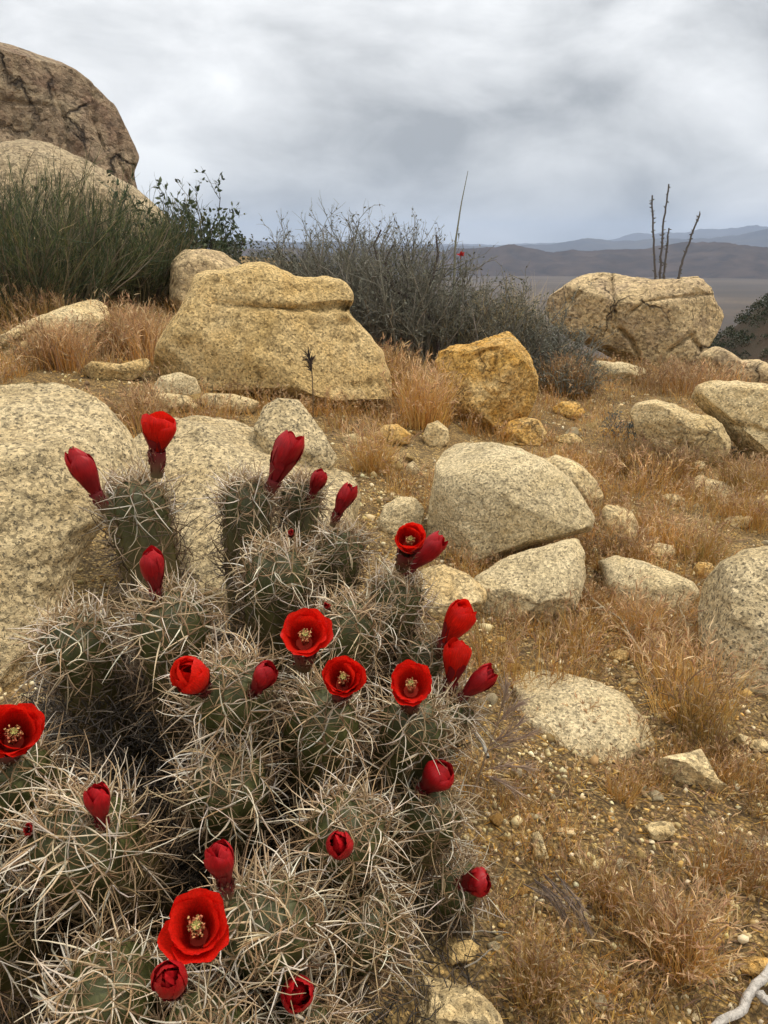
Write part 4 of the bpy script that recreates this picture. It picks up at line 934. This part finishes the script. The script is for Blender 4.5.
# flowers -----------------------------------------------------------
def petal_mesh(name, rim, length, opn, width, seed, matl, inner=0.0, cut=1.0):
    """one petal in the flower's frame: axis Z, base at the origin ring, leaning out along +X"""
    r2 = np.random.default_rng(seed); NU, NV = 9, 9
    s = np.linspace(0, 1, NV); sn = s; s = s * cut
    closed_r = .30 + .42 * np.sin(np.clip(s ** 1.25, 0, 1) * 2.2) - .26 * s ** 6
    open_r = .26 + .66 * s ** .8 + .10 * np.clip(s - .7, 0, 1) * 2.2
    pr = (closed_r * (1 - opn) + open_r * opn) * (1 - .10 * inner); pr = pr * rim
    zz = length * (s ** (1.0) * (1 - .18 * opn) - .16 * opn * np.clip(s - .70, 0, 1) * 1.5)
    wprof = width * (.42 + .75 * np.sin(np.clip(sn, 0, 1) ** .8 * math.pi * .62)) * (1 - np.clip((sn - .72) / .28, 0, 1) ** 2.4 * (.55 if cut > .99 else .85))
    uu = np.linspace(-1, 1, NU); V = np.zeros((NV, NU, 3)); Cc = np.zeros((NV, NU, 3))
    for j in range(NV):
        a = uu * wprof[j] * .5
        rj = pr[j] * (1 + .05 * (uu ** 2) * (1 - opn) + .035 * np.sin(uu * 4 + seed) * s[j] ** 2) + .0002 * r2.normal(size=NU) * s[j]
        V[j, :, 0] = rj * np.cos(a); V[j, :, 1] = rj * np.sin(a); V[j, :, 2] = zz[j] - .05 * length * uu ** 2 * s[j] ** 3 + .0002 * r2.normal(size=NU) * s[j]
        Cc[j] = np.clip(.15 + .75 * s[j] + .1 * r2.normal(), 0, 1)
    ix = np.arange(NU * NV).reshape(NV, NU); q_ = np.stack([ix[:-1, :-1], ix[:-1, 1:], ix[1:, 1:], ix[1:, :-1]], -1).reshape(-1, 4)
    m_ = mesh_np(name, V.reshape(-1, 3), [q_], Cc.reshape(-1, 3)); m_.materials.append(matl); return m_
def hit_stem(px, py, near):
    d = pray(px, py); best = None
    for (C, ax, r, L) in capsules:
        for t in np.linspace(0, L, 8):
            P = C - ax * t; o = P - CAM; dl = d / np.linalg.norm(d); tca = o @ dl; dd = o @ o - tca * tca
            if dd < r * r:
                zt = (tca - math.sqrt(r * r - dd)) / np.linalg.norm(d)
                if abs(zt - near) < .12 and (best is None or zt < best): best = zt
    return best if best is not None else near
FLOWERS = [ # head px, base px, width px, openness, near depth, facing camera (1) or upright, length
 ((158, 432), (157, 472), 42, .42, .95, 'side', .058), ((83, 468), (104, 508), 31, .12, .95, 'side', .058), ((153, 568), (158, 602), 28, .05, .80, 'side', .042),
 ((285, 455), (268, 496), 34, .16, 1.02, 'side', .060), ((318, 481), (309, 500), 19, 0., 1.06, 'side', .030), ((345, 497), (334, 522), 21, 0., 1.02, 'side', .036),
 ((410, 541), (398, 580), 40, .62, .97, 'face', .058), ((430, 549), (400, 578), 24, .10, .97, 'side', .054), ((305, 636), (303, 680), 52, .95, .76, 'face', .058),
 ((192, 677), (216, 702), 44, .25, .70, 'face', .050), ((264, 677), (250, 697), 27, .05, .71, 'side', .034), ((343, 679), (338, 718), 44, .85, .75, 'face', .055),
 ((411, 685), (410, 726), 47, .90, .83, 'face', .056), ((458, 620), (438, 655), 34, .30, .98, 'side', .052), ((457, 658), (448, 695), 32, .28, .96, 'side', .052),
 ((480, 681), (456, 702), 24, .05, .95, 'side', .050), ((14, 734), (2, 772), 60, .85, .65, 'face', .058), ((98, 802), (104, 832), 26, .0, .58, 'side', .034),
 ((340, 846), (343, 858), 31, .05, .66, 'face', .034), ((438, 775), (418, 795), 36, .12, .83, 'side', .048), ((220, 861), (228, 892), 34, .12, .58, 'side', .038),
 ((197, 928), (215, 965), 63, 1.0, .55, 'face', .056), ((171, 982), (183, 1000), 38, .08, .50, 'face', .036), ((297, 992), (290, 978), 36, .08, .56, 'face', .036),
 ((478, 882), (456, 884), 33, .10, .90, 'side', .040), ((29, 830), (31, 838), 11, 0., .57, 'face', .016), ((291, 533), (291, 540), 6, 0., .93, 'face', .014), ((327, 606), (328, 612), 7, 0., .87, 'face', .016)]
PLACED = []
for fi, (hd, bs_, wp, opn, near, mode, FL) in enumerate(FLOWERS):
    
    if mode == 'face': bs_ = tuple(np.array(hd) + .6 * (np.array(bs_) - np.array(hd)))
    zb = hit_stem(bs_[0], bs_[1], near); B0 = pix(bs_[0], bs_[1], zb + .004)
    lat = (np.array(hd) - np.array(bs_)) / F * zb
    ll = math.hypot(*lat); Lh = FL * .72                              # head middle along the axis
    axial = math.sqrt(max(Lh * Lh - ll * ll, (.25 * Lh) ** 2)) if mode == 'face' else .25 * Lh
    Hc = pix(hd[0], hd[1], zb - axial * (1 if mode == 'face' else .6) - (.022 if opn > .5 else .006))
    ax = unit(Hc - B0); tot = np.linalg.norm(Hc - B0) / .72
    # an open cup turns its mouth further towards the light and the viewer's side of the mound
    width = (.92 if opn > .5 else .86) * wp / F * (zb - axial * .7)
    pl = tot * (.50 if opn > .5 and mode == 'face' else (.66 if opn > .3 else .80)); tl = tot - pl * .92
    A_, B_, X_ = frame(ax, rng.uniform(0, 6)); fz = X_
    if opn > .5 and mode == 'face':
        fz = unit(X_ * .65 + unit(CAM - Hc) * .75 + np.array([0, 0, .25])); A_, B_, fz = frame(fz, rng.uniform(0, 6))
    TB = Hc - fz * pl * .52 if opn > .5 and mode == 'face' else B0 + X_ * tl
    PLACED.append((B0, Hc, X_, A_, B_, fz, TB, pl, tl, tot, width, wp, opn, mode))
for si, (px, py, zd, rp) in enumerate(STEMS):
    r = .93 * rp / F * zd; C = pix(px, py, zd + r * .5)
    ax = unit(unit(C - ROOT) + np.array([0, -.12, .30])); L = .20
    A_, B_, X_ = frame(ax, rng.uniform(0, 6))
    ribs = 10 if r < .042 else 11
    # body: ribbed barrel with a domed, slightly sunken crown
    K1, NS = 26, ribs * 6; th = np.linspace(0, 2 * math.pi, NS, endpoint=False)
    s = np.concatenate([np.linspace(0, 1, K1)]); prof = []
    for q_ in s:                                              # q=0 crown .. 1 base
        if q_ < .42:
            a = q_ / .42 * math.pi / 2; prof.append((r * math.sin(a) ** .85, r * 1.02 * math.cos(a)))
        else:
            u2 = (q_ - .42) / .58; prof.append((r * (1 - .28 * u2 ** 2), -u2 * L))
    prof = np.array(prof)
    ribm = 1 - .13 * (.5 - .5 * np.cos(ribs * th))[None, :] ** .8 * np.clip(prof[:, :1] / r * 1.4, 0, 1)
    rad_ = prof[:, :1] * ribm
    tub = 1 + .03 * np.cos(prof[:, 1:2] / .0135 * 2 * math.pi) * (.5 + .5 * np.cos(ribs * th))[None, :]
    rad_ = rad_ * tub
    V = C + (rad_ * np.cos(th))[..., None] * A_ + (rad_ * np.sin(th))[..., None] * B_ + prof[:, 1, None, None] * X_
    ix = np.arange(K1 * NS).reshape(K1, NS); nx_ = np.roll(ix, -1, 1)
    qd = np.stack([ix[:-1], ix[1:], nx_[1:], nx_[:-1]], -1).reshape(-1, 4)
    age = np.clip(-prof[:, 1] / L * 2.6, 0, 1)[:, None, None]
    young = rng.uniform(.85, 1.15)
    col = (np.array([.075, .080, .015]) * young) * (1 - age) + np.array([.11, .075, .02]) * age
    col = col * (0.86 + .14 * np.cos(ribs * th))[None, :, None]
    b = Bag(); b.add(V, q=qd, c=np.broadcast_to(col, (K1, NS, 3)).reshape(-1, 3))
    st = b.build('stem', M_SKIN, cac, CL0)
    # spines from the areoles along every rib
    ph, hz, rr, nl = [], [], [], []
    arc = np.concatenate([np.linspace(.20, 1, 5) * math.pi / 2])
    for k in range(ribs):
        t0 = 2 * math.pi * k / ribs
        for j, a in enumerate(arc + rng.uniform(-.08, .08)):
            ph.append(t0 + rng.normal() * .03); hz.append(r * 1.02 * math.cos(a)); rr.append(r * math.sin(a) ** .85); nl.append(math.cos(a))
        for j in range(7):
            ph.append(t0 + rng.normal() * .03); hz.append(-(j + .8) * .0145); rr.append(r * (1 - .28 * ((j + .8) * .0145 / L) ** 2)); nl.append(0.0)
    ph, hz, rr, nl = map(np.array, (ph, hz, rr, nl)); NA = len(ph)
    rad3 = np.cos(ph)[:, None] * A_ + np.sin(ph)[:, None] * B_
    pos = C + rad3 * rr[:, None] * .985 + X_ * hz[:, None]; nor = unit(rad3 * np.sqrt(np.maximum(0, 1 - nl ** 2))[:, None] + X_ * (nl[:, None] + .05))
    facing = ((CAM - pos) * nor).sum(1) / np.linalg.norm(CAM - pos, axis=1)
    sb = Bag()
    for kind, num, l0, l1, flat in (('radial', 7, .014, .030, .92), ('central', 4, .028, .058, .58)):
        ii = np.repeat(np.arange(NA), num); M = len(ii); keep = (rng.random(M) < np.where(hz[ii] < -.025, .55, 1.0)) & (rng.random(M) < np.where(facing[ii] < -.5, .5, 1)); ii = ii[keep]; M = len(ii)
        tang = rng.normal(size=(M, 3)); tang = unit(tang - (tang * nor[ii]).sum(1, keepdims=True) * nor[ii])
        d = unit(nor[ii] * (1 - flat * .75) + tang * flat + X_ * .12)
        Ls = rng.uniform(l0, l1, M) * (1 - .30 * nl[ii] ** 3) * (r / .043) ** .5
        # curved, interlacing: bend back towards the stem
        K = 5; P = np.zeros((M, K, 3)); P[:, 0] = pos[ii]; dd = d.copy(); stp = (Ls / (K - 1))[:, None]
        bend = (rng.normal(size=(M, 1)) * .20 + .17) * (1.0 if kind == 'central' else .8); side = rng.normal(size=(M, 3)) * .09
        for k in range(1, K):
            P[:, k] = P[:, k - 1] + dd * stp; dd = unit(dd - nor[ii] * bend + side)
        age_shade = np.clip((-hz[ii] + .008) / .035 + rng.normal(size=M) * .3, 0, 1)[:, None]; top = np.clip(nl[ii] * 1.2 - .75, 0, 1)[:, None]  # lower spines browner with age, darkened further as painted shade in the gaps
        cw = pal(SPINE_R if kind == 'radial' else SPINE_C, M, .14) * (1 - age_shade) + pal(SPINE_G, M, .15) * age_shade; cw = cw * (1 - top * .7) + pal(SPINE_T, M, .12) * top * .7
        ok = np.ones(M, bool)
        for fl in PLACED:
            ok &= (np.linalg.norm(P - fl[1], axis=2).min(1) > fl[10] * .56) & (np.linalg.norm(P[:, 2:] - (fl[6] + fl[1]) / 2, axis=2).min(1) > fl[10] * .40)
        P, cw, M = P[ok], cw[ok], int(ok.sum())
        w0 = .00060 if kind == 'radial' else .00088
        tubes(sb, P, w0 * rng.uniform(.8, 1.25, M), w0 * .25, cw, 3, cw * np.array([.85, .80, .75]), power=1.5)
    so_ = sb.build('spines', M_SPINE, st, CL0); so_['kind'] = 'stuff'
# dead spines and litter between the stems, darkened to paint in the gap shade
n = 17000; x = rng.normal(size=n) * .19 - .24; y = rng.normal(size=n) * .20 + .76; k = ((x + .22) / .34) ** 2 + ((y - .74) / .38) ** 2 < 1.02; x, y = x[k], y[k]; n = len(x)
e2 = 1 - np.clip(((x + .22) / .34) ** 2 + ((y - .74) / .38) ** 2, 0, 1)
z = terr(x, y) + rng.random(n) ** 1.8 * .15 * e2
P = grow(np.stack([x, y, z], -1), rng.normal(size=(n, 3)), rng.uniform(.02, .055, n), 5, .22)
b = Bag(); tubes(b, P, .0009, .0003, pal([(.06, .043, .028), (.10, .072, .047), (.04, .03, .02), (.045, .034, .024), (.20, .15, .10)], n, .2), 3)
o = b.build('dead_spines_shade', M_SPINE, cac, CL0); o['kind'] = 'stuff'

for fi, (B0, Hc, X_, A_, B_, fz, TB, pl, tl, tot, width, wp, opn, mode) in enumerate(PLACED):
    # tube (receptacle) with scales, mesh in world coordinates relative to the cactus
    K = 9; ss = np.linspace(0, 1, K)[:, None]
    path = B0 - X_ * .006 + (TB + fz * pl * .12 - B0) * ss
    rt = width * (.17 + .07 * ss[:, 0] ** 1.2) * (1.15 if opn > .5 else 1); rt[-1] *= .95
    tb = Bag(); NS = 14; th = np.linspace(0, 2 * math.pi, NS, endpoint=False)
    V = path[:, None] + (rt[:, None] * np.cos(th) * (1 + .06 * np.cos(5 * th + ss * 9)))[..., None] * A_ + (rt[:, None] * np.sin(th))[..., None] * B_
    ix = np.arange(K * NS).reshape(K, NS); nx_ = np.roll(ix, -1, 1)
    cc = (np.array([.09, .07, .03]) * (1 - ss) + np.array([.16, .015, .018]) * ss)
    tb.add(V, q=np.stack([ix[:-1], nx_[:-1], nx_[1:], ix[1:]], -1).reshape(-1, 4), c=np.repeat(cc, NS, 0))
    n = 46; s_ = rng.random(n) * .95; a_ = rng.uniform(0, 6.3, n); rv = np.cos(a_)[:, None] * A_ + np.sin(a_)[:, None] * B_
    p_ = B0 + (TB - B0) * s_[:, None] + rv * np.interp(s_, ss[:, 0], rt)[:, None]
    tubes(tb, grow(p_, rv * .8 + X_ * .9 + rng.normal(size=(n, 3)) * .3, rng.uniform(.004, .011, n), 3, .15), .0004, .0001, pal(SPINE_W + SPINE_T, n), 3)
    strips(tb, grow(p_, rv * .25 + X_, .007, 3, .05), .004, pal([(.22, .03, .03), (.16, .05, .03)], n))
    fo = tb.build('flower', M_TUBE, cac, CL0)
    mt = M_PETAL if opn > .2 else M_BUD
    MX = Matrix(((A_[0], B_[0], fz[0], TB[0] - CL0[0]), (A_[1], B_[1], fz[1], TB[1] - CL0[1]), (A_[2], B_[2], fz[2], TB[2] - CL0[2]), (0, 0, 0, 1)))
    rim = width * .5 / (.98 if opn > .5 else (.72 + .2 * opn)); tiny = wp < 15
    for ring, (cnt_, sc_, wd_) in enumerate(((7, 1.0, 1.75), (6, .95, 1.75)) if not tiny else ((6, 1.0, 1.5),)):
        meshes = [petal_mesh('petal', rim * sc_, pl * (1.0 - .04 * ring) * (rng.uniform(.95, 1.03) if opn > .5 else rng.uniform(.84, 1.06)), min(1, max(0, opn * (1.0 if opn > .5 or not ring else .3) + rng.normal() * .03)), wd_ * (1.0 if opn > .5 else 1.15), fi * 10 + ring * 4 + q_, mt, ring) for q_ in range(3)]
        for k in range(cnt_):
            po = link('petal', meshes[k % 3], None, fo)
            a = 2 * math.pi * (k + .5 * ring) / cnt_ + rng.normal() * .07
            po.matrix_local = MX @ Matrix.Rotation(a, 4, 'Z') @ Matrix.Rotation((rng.normal() * .05) + (-.10 if ring else 0) * (1 - opn), 4, 'Y') @ Matrix.Translation((0, 0, .0006 * k))
    if not tiny:                                            # short dark outer scales clasp the cup
        sm = [petal_mesh('petal', rim * 1.035, pl, opn, .80, fi * 10 + 500 + q_, M_SEPAL, 0, .40 + .10 * q_) for q_ in range(3)]
        for k in range(7):
            po = link('petal', sm[k % 3], None, fo); po.matrix_local = MX @ Matrix.Rotation(2 * math.pi * (k + .3) / 7 + rng.normal() * .1, 4, 'Z') @ Matrix.Translation((0, 0, -.0006))
    if opn > .35:
        sb = Bag(); n = 90; a = rng.uniform(0, 6.3, n); rr_ = np.sqrt(rng.random(n)) * width * .09
        fa = np.linspace(0, 2 * math.pi, 16, endpoint=False); fc = TB + fz * pl * .11
        sb.add(np.vstack([fc + fz * pl * .03, fc + np.cos(fa)[:, None] * A_ * width * .20 + np.sin(fa)[:, None] * B_ * width * .20]), t=[[0, 1 + q_, 1 + (q_ + 1) % 16] for q_ in range(16)], c=(.62, .045, .018))
        p_ = TB + fz * pl * .08 + (np.cos(a) * rr_ * .8)[:, None] * A_ + (np.sin(a) * rr_ * .8)[:, None] * B_
        P = grow(p_, fz + ((np.cos(a) * rr_ * 14)[:, None] * A_ + (np.sin(a) * rr_ * 14)[:, None] * B_), pl * rng.uniform(.42, .62, n), 4, .06)
        tubes(sb, P, .00035, .0003, pal([(.62, .18, .09), (.66, .30, .13)], n), 3)
        Q = grow(P[:, -1], rng.normal(size=(n, 3)), .0016, 3, .1); tubes(sb, Q, .0007, .0006, pal([(.58, .30, .12), (.62, .38, .15), (.50, .16, .08)], n), 4)
        sb.build('stamens', M_STAMEN, fo, CL0)['kind'] = 'stuff'
        gb2 = Bag(); n = 9; a = np.arange(n) * 2 * math.pi / n
        tubes(gb2, np.array([[TB + fz * pl * .05, TB + fz * pl * .4, TB + fz * pl * .66]]), np.array([.0012]), np.array([.0012]), (.30, .34, .12), 6)
        P = grow(np.repeat((TB + fz * pl * .64)[None], n, 0), fz * .8 + np.cos(a)[:, None] * A_ * .8 + np.sin(a)[:, None] * B_ * .8, .0042, 4, .05, 0); tubes(gb2, P, .0011, .0006, (.34, .30, .09), 5)
        gb2.build('stigma', M_STAMEN, fo, CL0)

# ------------------------------------------------------------------ haze: one even body of pale desert air round everything
hv = np.array([[x, y, z] for x in (-18000, 18000) for y in (-18000, 18000) for z in (VALLEY - 6, 560.0)])
hf = np.array([[0, 1, 3, 2], [4, 6, 7, 5], [0, 4, 5, 1], [2, 3, 7, 6], [0, 2, 6, 4], [1, 5, 7, 3]])
hm, nd, lk = mat('desert_haze'); pv = nd.new('ShaderNodeVolumePrincipled'); pv.inputs['Color'].default_value = (.62, .76, 1, 1); pv.inputs['Density'].default_value = 7e-5; pv.inputs['Anisotropy'].default_value = 0.0
ho = nd.new('ShaderNodeOutputMaterial'); lk.new(pv.outputs[0], ho.inputs['Volume'])
hz_ = link('haze', mesh_np('haze', hv, [hf], smooth=False), hm); tag(hz_, 'pale blue desert haze filling the distant air', 'haze', kind='stuff'); hz_.display_type = 'WIRE'
